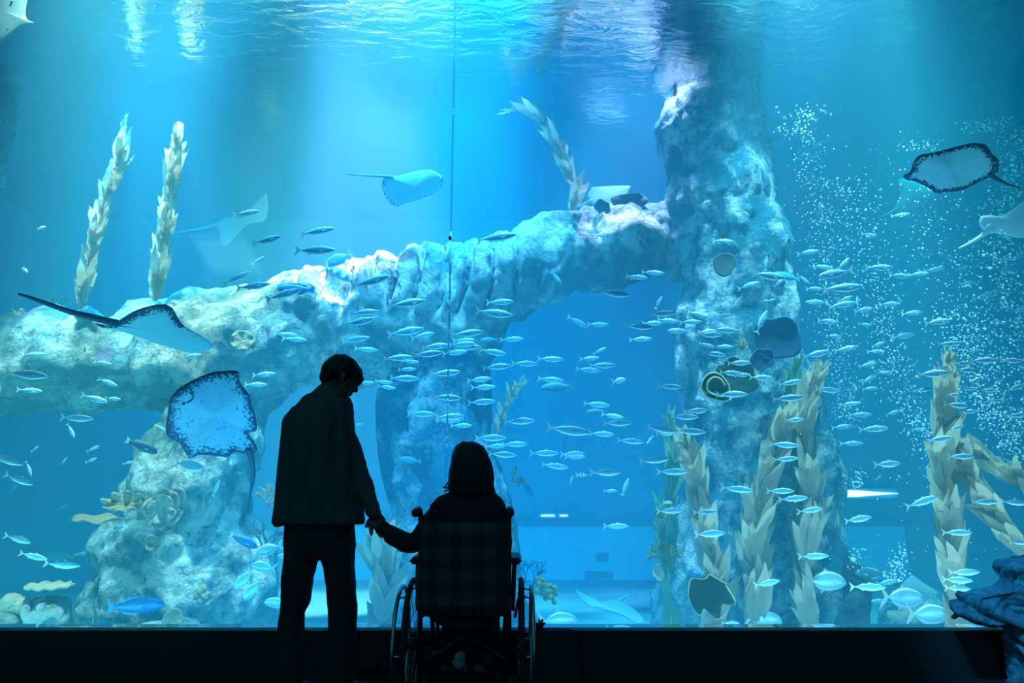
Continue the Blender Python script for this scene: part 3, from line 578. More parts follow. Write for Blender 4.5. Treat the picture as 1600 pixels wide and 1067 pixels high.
ray([(900, 920), (908, 936), (925, 948), (945, 940), (965, 938), (985, 948), (1000, 960), (1007, 972), (1000, 975), (985, 968), (960, 957), (935, 950), (915, 942), (903, 932)], (955, 949), 7.5, (0, -.01), .05, m_rayb, m_rayb, [(960, 942), (975, 934), (986, 928)], .02, 'blue eagle ray with pale wing edge low over the sand, right of the wheelchair')
ray([(925, 292), (980, 290), (984, 296), (975, 308), (950, 318), (925, 318), (918, 305)], (952, 304), 9.2, (0, 0), .04, m_rayf, m_rayf, [(925, 312), (905, 322), (890, 326)], .015, 'pale ray resting behind the rock bridge beside the upper kelp')
ray([(1402, 280), (1425, 282), (1448, 292), (1470, 300), (1450, 318), (1425, 326), (1398, 330), (1406, 305)], (1425, 304), 8.0, (0, 0), .04, m_rayf, m_rayf, [(1402, 325), (1385, 335), (1370, 342)], .015, 'faint teal ray right below the black-edged ray')
ray([(1425, 898), (1445, 912), (1466, 926), (1455, 934), (1436, 936), (1415, 930), (1408, 915)], (1436, 920), 7.2, (0, 0), .04, m_rayf, m_rayf, [(1415, 930), (1400, 934), (1390, 936)], .012, 'pale kite-shaped ray behind the round silver fish at bottom right')
# ---------------------------------------------------------------- kelp
m_kelp = mat('beige_kelp_blade', (.66, .54, .40), .8, noise_amt=.5, noise_scale=5, col2=(.56, .48, .36), trans=.5)
m_kelpg = mat('olive_kelp_blade', (.22, .42, .22), .8, noise_amt=.7, noise_scale=5, col2=(.16, .34, .24), trans=.5)
m_stipe = mat('kelp_stipe', (.35, .34, .22), .8)
def kelp(path, Y, n, blen, bw, label, seed=0, spread=38, m=None, group='kelp plants in the tank', flat=.2):
    rnd = random.Random(seed); n = int(n * 2.0); blen *= 1.15; bw *= .9; spread *= .5
    pp = spline([(x, y, 0) for x, y in path], 10); N = len(pp)
    W3 = [at(p.x, p.y, Y + .08 * math.sin(i * .4 + seed)) for i, p in enumerate(pp)]
    root = empty('kelp_plant', W3[0], label, 'kelp', group); inv = Matrix.Translation(-W3[0])
    bm = bmesh.new(); tube(bm, [inv @ p for p in W3], [.012 * (1 - .6 * i / N) for i in range(N)], 6); obj('stipe', bm, m_stipe, root)
    verts, faces = [], []
    for k in range(n):
        t = (k + rnd.random() * .6) / n * .97; i = min(int(t * (N - 1)), N - 2)
        base = W3[i]; tan = (W3[min(i + 3, N - 1)] - W3[max(i - 3, 0)]).normalized()
        side = 1 if k % 2 else -1
        n_total = n; az = rnd.uniform(-1, 1) * .8 + (0 if side > 0 else math.pi)
        lat = Vector((math.cos(az), math.sin(az) * flat * 1.5, 0)); lat = (lat - tan * lat.dot(tan)).normalized()
        a = R(rnd.uniform(8, spread)); l = blen * mpp(800, 500, Y) * rnd.uniform(.6, 1.15) * (1 if t < .7 else (1.1 - t) / .4)
        w_ = bw * mpp(800, 500, Y) * rnd.uniform(.75, 1.2) * (1 if t < .75 else max(.35, (1.05 - t) / .3))
        wd = tan.cross(lat).cross(tan).normalized(); roll = rnd.uniform(-.25, .25)
        nrm = tan.cross(wd); wdir = (wd * math.cos(roll) + nrm * math.sin(roll))
        b0 = len(verts); S = 8; p = base.copy(); curl = rnd.uniform(-.4, .5); ph = rnd.uniform(0, 6)
        for s in range(S + 1):
            u = s / S; ang = a * (1 - .5 * u) + curl * u
            d = tan * math.cos(ang) + lat * math.sin(ang)
            ww = w_ * (math.sin(math.pi * min(1, .06 + u * .94) ** .75) ** .85) * .5 if u < 1 else 0
            ruf = math.sin(u * 14 + ph) * .012
            wv = (wdir - d * wdir.dot(d)).normalized(); nn = d.cross(wv)
            for q in (-1, 0, 1): verts.append(inv @ (p + wv * ww * q + nn * (ruf * q + .004 * (1 - abs(q)))))
            p = p + d * (l / S)
        for s in range(S):
            for q in range(2):
                a0 = b0 + s * 3 + q; faces.append((a0, a0 + 1, a0 + 4, a0 + 3))
    o = obj('blades', mesh(verts, faces), m or m_kelp, root)
    return root
kelp([(128, 482), (133, 440), (142, 395), (152, 350), (168, 300), (182, 262), (190, 225), (194, 180)], 7.55, 34, 58, 15, 'tall leaning beige kelp on the arch, leftmost of the two at upper left', 1, 30)
kelp([(243, 470), (248, 420), (255, 370), (262, 320), (270, 270), (274, 230), (280, 190)], 7.55, 36, 52, 16, 'tall upright beige kelp on the arch, right one of the two at upper left', 2, 32)
kelp([(892, 328), (900, 300), (888, 270), (876, 240), (860, 208), (838, 182), (812, 172), (782, 178)], 7.6, 30, 46, 14, 'beige kelp bending left along the surface above the rock bridge', 3, 30)
kelp([(776, 682), (782, 655), (792, 630), (804, 608), (820, 588)], 7.2, 16, 30, 8, 'small pale kelp sprig right of the woman\'s head', 4, 50)
kelp([(594, 1000), (598, 960), (602, 920), (598, 880), (594, 850), (590, 832)], 7.0, 34, 62, 20, 'broad pale kelp behind the joined hands, left of the wheelchair', 5, 62)
kelp([(1105, 1000), (1120, 940), (1112, 880), (1100, 820), (1090, 760), (1078, 710), (1066, 672)], 6.5, 40, 66, 20, 'beige kelp on the left side of the right pillar', 6, 34)
kelp([(1180, 1000), (1182, 940), (1178, 880), (1182, 820), (1196, 760), (1212, 700), (1226, 660), (1236, 640)], 6.45, 52, 72, 22, 'thick beige kelp rising up the middle of the right pillar', 7, 34)
kelp([(1275, 1000), (1262, 940), (1262, 870), (1268, 800), (1262, 740), (1258, 690), (1262, 640), (1272, 600), (1280, 565)], 6.5, 52, 70, 18, 'tall beige kelp along the right side of the right pillar', 8, 30)
kelp([(1262, 1000), (1255, 900), (1250, 800), (1245, 700), (1240, 620), (1246, 560)], 6.9, 34, 66, 16, 'olive kelp behind the tall kelp of the right pillar', 9, 24, m_kelpg)
kelp([(1050, 1000), (1045, 900), (1040, 830), (1048, 760), (1050, 700), (1046, 640)], 7.6, 30, 60, 14, 'dim olive kelp along the left edge of the right pillar', 10, 26, m_kelpg)
kelp([(1492, 1000), (1494, 940), (1488, 880), (1484, 820), (1476, 760), (1474, 700), (1476, 640), (1480, 590), (1482, 548)], 6.0, 56, 72, 24, 'lone tall beige kelp among the bubbles at the right', 11, 26)
kelp([(1640, 900), (1600, 860), (1570, 820), (1545, 790), (1520, 750), (1502, 710), (1490, 685)], 6.2, 34, 64, 20, 'leaning beige kelp at the right edge, lower of the crossing pair', 12, 30)
kelp([(1660, 820), (1630, 780), (1600, 755), (1570, 735), (1535, 712), (1500, 688)], 6.5, 26, 66, 20, 'leaning beige kelp at the right edge, upper of the crossing pair', 13, 28)
# ---------------------------------------------------------------- corals
m_cr = mat('cream_coral', (.52, .50, .40), .85, noise_amt=.8, noise_scale=9, col2=(.36, .36, .28), bump=.5, bump_scale=30)
m_cb = mat('tan_coral', (.42, .36, .22), .85, noise_amt=.8, noise_scale=9, col2=(.28, .26, .17), bump=.5, bump_scale=30)
m_cy = mat('yellow_coral', (.36, .30, .07), .85, noise_amt=.8, noise_scale=12, col2=(.18, .20, .06), bump=.5, bump_scale=40)
m_cg = mat('olive_plate_coral', (.04, .08, .02), .85, noise_amt=.9, noise_scale=9, col2=(.015, .05, .03), bump=.4, bump_scale=20)
m_crim = mat('pale_coral_rim', (.62, .52, .30), .8)
m_cd = mat('dark_blue_coral', (.01, .05, .12), .8, bump=.4, bump_scale=15)
m_cdr = mat('blue_coral_rim', (.06, .30, .48), .8)
m_cw = mat('white_knobbly_coral', (.60, .62, .60), .8, bump=.8, bump_scale=60)
m_cdk = mat('dark_fan_coral', (.06, .12, .14), .8)
m_cp = mat('violet_coral', (.40, .32, .62), .8)
def facing(Y, px, py, tx=0, tz=0):
    """frame at a pixel, looking back at the hall"""
    return Matrix.Translation(at(px, py, Y)) @ Matrix.Rotation(R(tz), 4, 'Z') @ Matrix.Rotation(R(90 + tx), 4, 'X')
def plate(name, px, py, Y, rpx, m, mrim, label, ruf=.12, lobes=7, turns=1.0, cup=.35, tx=0, tz=0, sy=1.0, seed=0, group=None, rimw=.07, roll=0):
    """ruffled plate / rolled cup coral: body and a rim of its own"""
    rnd = random.Random(seed); r0 = rpx * mpp(px, py, Y); M = facing(Y, px, py, tx, tz) @ Matrix.Rotation(R(roll), 4, 'Z')
    n = int(60 * max(1, turns)); K = 9; ph = [rnd.uniform(0, 6) for _ in range(4)]
    def pt(a, t):
        rr = r0 * t * (1 + .10 * math.sin(a * 2 + ph[0]) + .07 * math.sin(a * lobes + ph[1]) * t)
        if turns > 1: rr *= (.45 + .55 * (a / (2 * math.pi * turns)))
        z = cup * r0 * t ** 2.2 + ruf * r0 * t ** 3 * math.sin(a * lobes + ph[2])
        if turns > 1: z += .35 * r0 * (1 - a / (2 * math.pi * turns))
        return Vector((rr * math.cos(a), rr * math.sin(a) * sy, z))
    closed = turns <= 1; cnt = n if closed else n + 1
    V = [pt(2 * math.pi * turns * i / n, .06 + .94 * k / K) for i in range(cnt) for k in range(K + 1)]
    F = []
    for i in range(n):
        j = (i + 1) % cnt
        for k in range(K): F.append((i * (K + 1) + k, j * (K + 1) + k, j * (K + 1) + k + 1, i * (K + 1) + k + 1))
    if closed: F.append(tuple(i * (K + 1) for i in range(n))[::-1])
    o = obj(name, mesh(V, F), m); o.matrix_world = M
    s = o.modifiers.new('thick', 'SOLIDIFY'); s.thickness = r0 * .07; s.offset = 0
    tag(o, label, 'coral', group)
    if mrim:
        bm = bmesh.new(); ps = [pt(2 * math.pi * turns * i / n, 1.0) for i in range(n + 1)]
        tube(bm, ps, r0 * rimw, 6); obj('rim', bm, mrim, o)
    return o
def branchy(name, px, py, Y, hpx, m, label, seed=0, depth=4, spread=35, kids=3, r=.02, cat='coral', up=0, flat=.5, group=None, taper=.72):
    rnd = random.Random(seed); H = hpx * mpp(px, py, Y); bm = bmesh.new()
    def grow(p, d, l, rad, dep):
        mid = p + d * l * .5 + Vector((rnd.uniform(-1, 1), rnd.uniform(-1, 1) * flat, rnd.uniform(-1, 1))) * l * .08
        e = p + d * l; tube(bm, [p, mid, e], [rad, rad * .85, rad * .7], 5)
        if dep > 0:
            for k in range(kids):
                a = R(rnd.uniform(-spread, spread)); b = R(rnd.uniform(-spread, spread) * flat)
                d2 = (Matrix.Rotation(a, 3, 'Y') @ (Matrix.Rotation(b, 3, 'X') @ d)).normalized()
                grow(p + d * l * (rnd.uniform(.55, 1)), d2, l * taper * rnd.uniform(.7, 1.05), rad * .7, dep - 1)
    d0 = Matrix.Rotation(R(up), 3, 'Y') @ Vector((0, 0, 1))
    for k in range(3): grow(Vector((0, 0, 0)), (Matrix.Rotation(R((k - 1) * spread * .8), 3, 'Y') @ d0), H * .38, r, depth)
    o = obj(name, bm, m); o.location = at(px, py, Y); return tag(o, label, cat, group)
def lump(name, blobs, Y, m, label, voxel=.012, amp=.01, freq=14, group=None, cat='coral'):
    bm = bmesh.new()
    for x, y, r_, dy in blobs:
        mp_ = mpp(x, y, Y) * r_; bmesh.ops.create_icosphere(bm, subdivisions=2, radius=mp_, matrix=Matrix.Translation(at(x, y, Y + dy)))
    me = remeshed(bm, voxel, 1); co, no = co_array(me), no_array(me)
    for i in range(len(co)): co[i] += no[i] * abs(noise.noise(Vector(co[i]) * freq)) * amp
    me.vertices.foreach_set('co', co.ravel()); me.update()
    return tag(obj(name, me, m), label, cat, group)
G1 = 'corals on the left pillar'
plate('frilly_coral', 258, 792, 6.75, 30, m_cr, m_cr, 'pale rose-shaped frilly coral in the middle of the left pillar', ruf=.2, lobes=5, turns=2.2, cup=.3, seed=1, sy=1.25, rimw=.04, tz=15, group=G1)
plate('frilly_coral', 265, 815, 6.8, 20, m_cr, m_cr, 'smaller frilly coral hanging under the rose-shaped coral', ruf=.2, lobes=4, turns=1.6, cup=.4, seed=2, rimw=.04, group=G1)
plate('frilly_coral', 196, 788, 6.7, 28, m_cb, m_cr, 'brown ruffled coral on the left edge of the left pillar', ruf=.25, lobes=8, cup=.3, seed=3, sy=.6, rimw=.04, tx=-25, group=G1)
plate('plate_coral', 152, 813, 6.8, 34, m_cb, m_cr, 'thin brown plate coral jutting left from the left pillar', ruf=.08, lobes=4, cup=.1, seed=4, sy=.6, tx=-75, rimw=.02, roll=-10, group=G1)
plate('cup_coral', 241, 848, 6.8, 11, m_cb, m_cr, 'small tan cup coral below the frilly corals', ruf=.1, lobes=4, cup=.6, seed=5, rimw=.08, group=G1)
branchy('sea_fan', 187, 888, 6.6, 42, m_cdk, 'dark twig-like sea fan on the lower left pillar', 1, 4, 38, 2, .007, up=-25, flat=.1, group=G1)
lump('button_coral', [(316, 922, 7, 0), (310, 930, 7, 0), (321, 932, 7, 0), (315, 938, 6, 0)], 7.1, m_cb, 'tan nodular coral low on the right side of the left pillar', group=G1, amp=.03)
plate('leaf_coral', 270, 972, 6.5, 17, m_cb, m_crim, 'tan leaf-shaped coral at the glass edge left of the man', ruf=.05, lobes=3, cup=.1, seed=6, sy=1.1, group=G1, rimw=.03)
plate('disc_coral', 379, 532, 7.2, 17, m_cb, m_cr, 'beige round disc coral on the arch left of the man\'s head', ruf=.1, lobes=6, cup=.1, seed=7, rimw=.03)
branchy('fan_coral', 420, 790, 7.6, 38, m_cb, 'tan fan coral beside the man\'s left elbow', 2, 4, 40, 3, .012, flat=.2)
branchy('soft_coral', 415, 862, 7.3, 60, m_cdk, 'dark feathery soft coral left of the man\'s hip', 3, 4, 40, 3, .009)
lump('brain_coral', [(18, 945, 17, 0), (34, 947, 13, 0), (8, 950, 9, 0)], 6.3, m_cr, 'rounded cream brain coral at the bottom left', amp=.02, freq=30)
plate('table_coral', 77, 919, 6.3, 31, m_cr, m_cr, 'flat pale table coral on the square rock at bottom left', ruf=.05, lobes=9, cup=.12, tx=-82, seed=8, sy=.7, rimw=.06)
lump('knobbly_coral', [(38, 953, 5, 0), (40, 962, 6, 0), (47, 964, 6, 0), (56, 962, 8, 0), (65, 958, 8, 0), (65, 948, 5, 0), (72, 962, 7, 0), (82, 957, 6, 0), (90, 957, 7, 0), (94, 961, 5, 0), (46, 969, 7, 0), (60, 970, 8, 0)], 6.0, m_cw, 'white knobbly branching coral in front of the table coral', amp=.03, freq=35, voxel=.009)
branchy('grass_coral', 28, 496, 7.6, 22, m_cb, 'small tan grass coral on the arch at the far left', 4, 3, 40, 3, .008)
branchy('grass_coral', 90, 484, 7.6, 34, m_cg, 'dark green feathery coral behind the ray tail', 5, 3, 45, 3, .006)
# middle
branchy('tree_coral', 820, 935, 7.4, 78, mat('blue_tree_coral', (.02, .12, .30), .8), 'dark blue tree-shaped coral right of the wheelchair', 6, 4, 42, 3, .010, flat=.3)
lump('bubble_coral', [(840, 904, 4, 0), (847, 906, 4, .05), (843, 912, 4, -.04), (852, 915, 4.5, 0), (860, 916, 4, .06), (867, 918, 4, 0), (840, 924, 4.5, -.05), (848, 927, 4.5, 0), (858, 924, 4.5, -.08), (867, 927, 4, .04), (862, 933, 4, 0), (853, 934, 4, .04), (866, 941, 3.5, 0), (845, 918, 4, .1), (856, 930, 5, .1)], 7.2, m_cy, 'yellow-green bubble coral beside the tree-shaped coral', amp=.02, freq=20, voxel=.009)
branchy('yellow_coral', 800, 752, 7.7, 26, m_cy, 'yellow branch coral on the right edge of the middle pillar', 7, 3, 45, 3, .012, up=60, flat=.3)
branchy('yellow_coral', 730, 668, 7.5, 18, m_cy, 'small yellow branch coral above the woman\'s head', 8, 3, 45, 2, .008, up=20)
branchy('tree_coral', 690, 690, 7.5, 44, mat('blue_fern_coral', (.03, .20, .42), .8), 'blue fern-like coral on the middle pillar', 9, 3, 45, 3, .012, up=-30)
# right pillar
plate('cup_coral', 1116, 605, 6.4, 25, m_cg, m_crim, 'curled cup coral with bright tan rim on the right pillar', ruf=.04, lobes=3, turns=1.9, cup=.35, seed=11, rimw=.055)
plate('plate_coral', 1150, 590, 6.75, 30, m_cg, m_cb, 'olive plate coral behind the curled cup coral', ruf=.08, lobes=6, cup=.2, seed=12, rimw=.04)
plate('plate_coral', 1212, 530, 6.5, 34, m_cd, m_cdr, 'large dark round coral plate on the right pillar', ruf=.06, lobes=4, cup=.25, seed=13, sy=1.1, rimw=.02)
plate('plate_coral', 1190, 562, 6.45, 18, m_cd, m_cdr, 'small dark round coral plate under the large dark one', ruf=.06, lobes=5, cup=.2, seed=14, rimw=.03)
plate('plate_coral', 1131, 413, 6.6, 18, m_cdk, m_cdk, 'dark oval coral on the pillar above the school', ruf=.02, lobes=3, cup=.1, seed=15, rimw=.03)
plate('plate_coral', 1100, 916, 6.3, 31, m_cg, m_crim, 'wavy olive plate coral low at the left of the right pillar', ruf=.38, lobes=6, cup=.95, tx=18, seed=16, sy=1.05, rimw=.025)
branchy('yellow_coral', 1160, 545, 6.6, 26, m_cy, 'yellow branching coral left of the dark round coral', 10, 3, 40, 2, .014)
branchy('yellow_coral', 988, 440, 7.3, 16, m_cy, 'tiny yellow coral under the rock bridge', 11, 3, 45, 3, .008)
branchy('ruffled_coral', 1040, 880, 6.9, 46, m_cy, 'yellow-brown ruffled coral on the left foot of the right pillar', 12, 4, 50, 3, .014)
branchy('ruffled_coral', 1050, 812, 6.9, 34, m_cy, 'yellow-brown twiggy coral above the ruffled coral', 13, 4, 50, 3, .010, up=-40)
branchy('soft_coral', 1255, 968, 6.5, 34, m_cdk, 'dark feathery coral at the foot of the right pillar', 14, 4, 50, 3, .008)
plate('disc_coral', 941, 324, 7.7, 12, m_cdk, m_cdk, 'dark round coral on the rock bridge', ruf=.04, lobes=5, cup=.1, seed=17, rimw=.05)
plate('plate_coral', 983, 314, 7.9, 27, m_cdk, m_cdk, 'dark flat coral on the rock bridge, right of the round one', ruf=.06, lobes=4, cup=.1, seed=18, sy=.45, rimw=.03)
plate('leaf_coral', 1028, 894, 6.8, 9, m_cr, m_cr, 'tiny cream cup coral left of the olive plate coral', ruf=.1, lobes=3, cup=.4, seed=19, sy=1.3, rimw=.05)
lump('coral_ledge', [(1392, 962, 7, 0), (1402, 964, 8, 0), (1414, 962, 8, 0), (1426, 966, 7, 0)], 7.0, m_cr, 'cream lumpy coral on the low dark rock at bottom right', amp=.03, freq=30)

# ---------------------------------------------------------------- bubbles
m_bub = mat('air_bubble', (.95, .98, .97), .3, spec=1.0)
rb = random.Random(3); V = []; F = []
ico = bmesh.new(); bmesh.ops.create_icosphere(ico, subdivisions=1, radius=1); iv = [v.co.copy() for v in ico.verts]; ico.verts.ensure_lookup_table(); if_ = [[v.index for v in f.verts] for f in ico.faces]; ico.free()
def bubble(x, y, Y, rpx):
    c = at(x, y, Y); r_ = 1.35 * rpx * mpp(x, y, Y); b = len(V)
    V.extend([c + v * r_ for v in iv]); F.extend([[b + i for i in f] for f in if_])
def band(pts, w0, w1, n, rr=(.5, 1.3)):
    sp = spline([(x, y, 0) for x, y in pts], 12)
    for _ in range(n):
        k = rb.random(); p = sp[int(k * (len(sp) - 1))]; w_ = w0 + (w1 - w0) * k
        bubble(p.x + rb.gauss(0, w_), p.y + rb.uniform(-9, 9), rb.uniform(6.0, 7.8), rb.uniform(*rr) * (1 if rb.random() < .93 else 1.5))
band([(1325, 660), (1318, 600), (1305, 520), (1292, 440), (1285, 360), (1275, 280), (1262, 200)], 14, 20, 800, (.4, .9))
band([(1480, 760), (1450, 690), (1420, 640), (1398, 580), (1382, 520), (1365, 440), (1345, 360), (1330, 280)], 12, 26, 900, (.5, 1.1))
band([(1600, 720), (1575, 670), (1550, 640), (1530, 600), (1515, 540), (1500, 480)], 22, 26, 800, (.6, 1.3))
band([(1595, 620), (1580, 520), (1570, 430), (1565, 360), (1575, 280), (1585, 200)], 26, 26, 950, (.6, 1.5))
band([(1520, 560), (1500, 480), (1480, 400), (1460, 330), (1440, 250)], 26, 34, 420, (.5, 1.2))
band([(1395, 905), (1404, 880), (1410, 855)], 7, 9, 90, (.6, 1.4)); band([(1336, 890), (1340, 860)], 6, 8, 40, (.6, 1.3)); band([(1334, 760), (1345, 735)], 7, 8, 40, (.6, 1.4))
band([(1240, 210), (1250, 185), (1275, 165)], 14, 16, 130, (.6, 1.3)); band([(1530, 200), (1560, 190)], 20, 24, 90, (.6, 1.3)); band([(1460, 225), (1420, 230)], 18, 22, 70, (.6, 1.2))
for _ in range(420): bubble(rb.uniform(1240, 1600), rb.uniform(200, 900), rb.uniform(6, 8), rb.uniform(.4, .9))
tag(obj('bubbles', mesh(V, F), m_bub), 'columns of tiny air bubbles rising in the right part of the tank', 'bubbles', kind='stuff')
# ---------------------------------------------------------------- people
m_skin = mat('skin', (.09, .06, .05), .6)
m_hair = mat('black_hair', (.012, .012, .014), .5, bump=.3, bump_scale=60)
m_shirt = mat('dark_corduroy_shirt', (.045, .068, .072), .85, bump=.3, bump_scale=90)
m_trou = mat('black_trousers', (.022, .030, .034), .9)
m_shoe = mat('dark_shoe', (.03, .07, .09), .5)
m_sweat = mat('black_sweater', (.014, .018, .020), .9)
m_lshoe = mat('pale_shoe', (.45, .55, .60), .6)
def ell(bm, c, r, rot=None, sub=3):
    M = Matrix.Translation(c) @ (rot or Matrix.Identity(4)) @ Matrix.Diagonal((*r, 1))
    bmesh.ops.create_icosphere(bm, subdivisions=sub, radius=1, matrix=M)
def loft(bm, rows, n=24, p=2.3):
    """rows: py, left px, right px, depth, half depth in metres"""
    rings = []
    for py, xl, xr, Y, dh in rows:
        c = at((xl + xr) / 2, py, Y); hw = (xr - xl) / 2 * mpp((xl + xr) / 2, py, Y)
        ring = []
        for k in range(n):
            a = 2 * math.pi * k / n; ca, sa = math.cos(a), math.sin(a)
            ring.append(bm.verts.new(c + Vector((math.copysign(abs(ca) ** (2 / p), ca) * hw, math.copysign(abs(sa) ** (2 / p), sa) * dh, 0))))
        rings.append(ring)
    for a, b in zip(rings, rings[1:]):
        for k in range(n): bm.faces.new((a[k], a[(k + 1) % n], b[(k + 1) % n], b[k]))
    bm.faces.new(rings[0]); bm.faces.new(rings[-1][::-1])
def limb(bm, pts, n=14):
    """pts: px, py, depth, radius px - tapered, rounded ends"""
    P = [at(x, y, Y) for x, y, Y, r in pts]; Rr = [r * mpp(x, y, Y) for x, y, Y, r in pts]
    S = spline(P, 4); Q = [q.x for q in spline([(r, 0, 0) for r in Rr], 4)]
    tube(bm, S, Q, n); ell(bm, S[0], (Q[0],) * 3, sub=2); ell(bm, S[-1], (Q[-1],) * 3, sub=2)
def fold(me, amp, fx, fz, seed=0):
    co, no = co_array(me), no_array(me)
    for i in range(len(co)):
        p = Vector((co[i][0] * fx + seed, co[i][1] * fx, co[i][2] * fz)); co[i] += no[i] * (noise.noise(p) * amp + (1 - abs(noise.noise(p * 2.1)) * 2) * amp * .4)
    me.vertices.foreach_set('co', co.ravel()); me.update(); return me
def hand(bm, wrist, palm_dir, palm_n, curl, length=.17, thumb=1):
    """palm, four curled fingers of unequal length and a thumb off the side of the palm"""
    d = palm_dir.normalized(); nn = (palm_n - d * palm_n.dot(d)).normalized(); s = d.cross(nn)
    Rm = Matrix((s, d, nn)).transposed().to_4x4()
    ell(bm, wrist + d * length * .27, (length * .23, length * .32, length * .085), Rm, 2)
    tube(bm, [wrist - d * .04, wrist, wrist + d * .03], [.024, .022, .022], 10)
    for k, (off, ln, cm) in enumerate(((-.16, .36, 1.0), (-.055, .42, 1.05), (.055, .40, 1.1), (.155, .31, 1.2))):
        p = wrist + d * length * .5 + s * off * length; dd = d.copy(); pts = [p - d * .02, p]
        for seg in (.42, .33, .25):
            a = curl * cm * .9; dd = (dd * math.cos(a) + nn * math.sin(a)).normalized()
            nn2 = nn; p = p + dd * ln * length * seg; pts.append(p)
        tube(bm, pts, [.0105, .0102, .0092, .0085, .0072], 8); ell(bm, pts[-1], (.0072,) * 3, sub=1)
    p = wrist + d * length * .14 - s * length * .2 * thumb; td = (d * .75 - s * .55 * thumb + nn * .45).normalized()
    pts = [p, p + td * length * .2]; td = (td + d * .4 + nn * .3).normalized(); pts.append(pts[-1] + td * length * .17); pts.append(pts[-1] + td * length * .12)
    tube(bm, pts, [.014, .0125, .011, .008], 8); ell(bm, pts[-1], (.008,) * 3, sub=1)

def head(bm, M):
    """face looks along +x, crown +z, origin at the ear axis"""
    def e(c, r, ry=0, sub=3): ell(bm, M @ Vector(c), r, M.to_3x3().to_4x4() @ Matrix.Rotation(R(ry), 4, 'Y'), sub)
    e((-.012, 0, .045), (.098, .076, .088))            # cranium
    e((.040, 0, .010), (.056, .062, .080))             # face mass
    e((.048, 0, -.052), (.040, .048, .036))            # jaw
    e((.078, 0, -.080), (.017, .020, .016), 0, 2)      # chin
    e((.082, 0, .034), (.018, .045, .014), 0, 2)       # brow ridge
    for s in (1, -1):
        e((.070, s * .036, -.010), (.022, .022, .020), 0, 2)    # cheek bone
        e((.082, s * .031, .014), (.010, .013, .008), 0, 2)     # eyeball and lid
        e((-.004, s * .076, -.004), (.017, .008, .030), -12, 2) # ear
        e((.002, s * .082, .008), (.012, .006, .016), -12, 2)
    tube(bm, [M @ Vector(q) for q in ((.088, 0, .028), (.100, 0, .008), (.116, 0, -.014))], [.008, .010, .013], 8)
    e((.111, 0, -.017), (.013, .013, .010), 0, 2)      # nose tip
    for s in (1, -1): e((.099, s * .012, -.020), (.010, .007, .008), 0, 1)
    e((.096, 0, -.041), (.010, .022, .007), 0, 2)      # upper lip
    e((.094, 0, -.054), (.010, .019, .007), 0, 2)      # lower lip
# --- the standing man
MY = 3.72
ear = at(530, 591, MY)
HM = Matrix.Translation(ear + Vector((.005, 0, -.002))) @ Matrix.Rotation(R(29), 4, 'Z') @ Matrix.Rotation(R(27), 4, 'Y') @ Matrix.Scale(.97, 4)
bm = bmesh.new(); head(bm, HM)
limb(bm, [(517, 600, MY - .01, 15), (514, 615, MY - .01, 16), (510, 632, MY, 18)])
loft(bm, [(626, 485, 535, MY, .07), (645, 465, 546, MY, .10), (700, 450, 546, MY, .115), (760, 450, 548, MY, .105), (812, 450, 549, MY, .115), (850, 452, 548, MY, .11), (868, 456, 545, MY, .08)])
limb(bm, [(466, 652, MY, 12), (455, 700, MY - .01, 11), (452, 745, MY + .02, 9), (462, 785, MY + .14, 8)])
limb(bm, [(536, 645, MY, 12), (544, 695, MY, 11), (560, 740, MY - .01, 9.5), (574, 775, MY - .04, 8), (586, 803, MY - .08, 6)])
for side in ((472, 470, 462, 454, 453), (526, 532, 534, 534, 533)):
    limb(bm, [(side[0], 860, MY, 22), (side[1], 905, MY + .01, 18), (side[2], 955, MY + .02, 14), (side[3], 1010, MY, 13), (side[4], 1066, MY, 10)])
wr_ = at(587, 805, MY - .08)
hand(bm, wr_, Vector((.42, -.06, -.80)), Vector((.35, -.75, .05)), .55, .165, thumb=-1)
hand(bm, at(463, 787, MY + .14), Vector((.3, .2, -.9)), Vector((.2, 1, 0)), .4, .165)
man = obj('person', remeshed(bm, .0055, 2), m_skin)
tag(man, 'young man in a dark shirt standing with head bowed, holding the seated woman\'s hand', 'person')
# shirt
bm = bmesh.new()
loft(bm, [(618, 487, 536, MY, .075), (623, 476, 544, MY, .095), (630, 468, 548, MY, .11), (642, 457, 550, MY, .125), (660, 447, 551, MY, .135), (690, 440, 553, MY, .14), (740, 435, 556, MY, .14), (785, 431.5, 564, MY, .145), (812, 429, 567, MY, .15), (817, 428.5, 567, MY, .15)], 32)
limb(bm, [(470, 648, MY, 16), (460, 690, MY - .01, 15), (456, 745, MY + .02, 14), (464, 780, MY + .12, 11)])
limb(bm, [(531, 645, MY, 17), (541, 682, MY, 16), (550, 716, MY, 15), (563, 750, MY - .01, 13.2), (575, 779, MY - .05, 10.8), (586, 803, MY - .08, 8.2)])
sm = remeshed(bm, .008, 3); fold(sm, .020, 17, 2.2, 2)
shirt = obj('shirt', sm, m_shirt, man)
bm = bmesh.new()   # collar
loft(bm, [(602, 500, 528, MY, .048), (606, 495, 532, MY, .058), (612, 489, 538, MY, .072), (620, 482, 543, MY, .088)], 28, 2.1); obj('collar', bm, m_shirt, shirt)
bm = bmesh.new(); tube(bm, [at(586, 803, MY - .08) - Vector((.006, 0, -.012)), at(588.5, 809, MY - .082)], .031, 16); obj('cuff', bm, m_shirt, shirt)
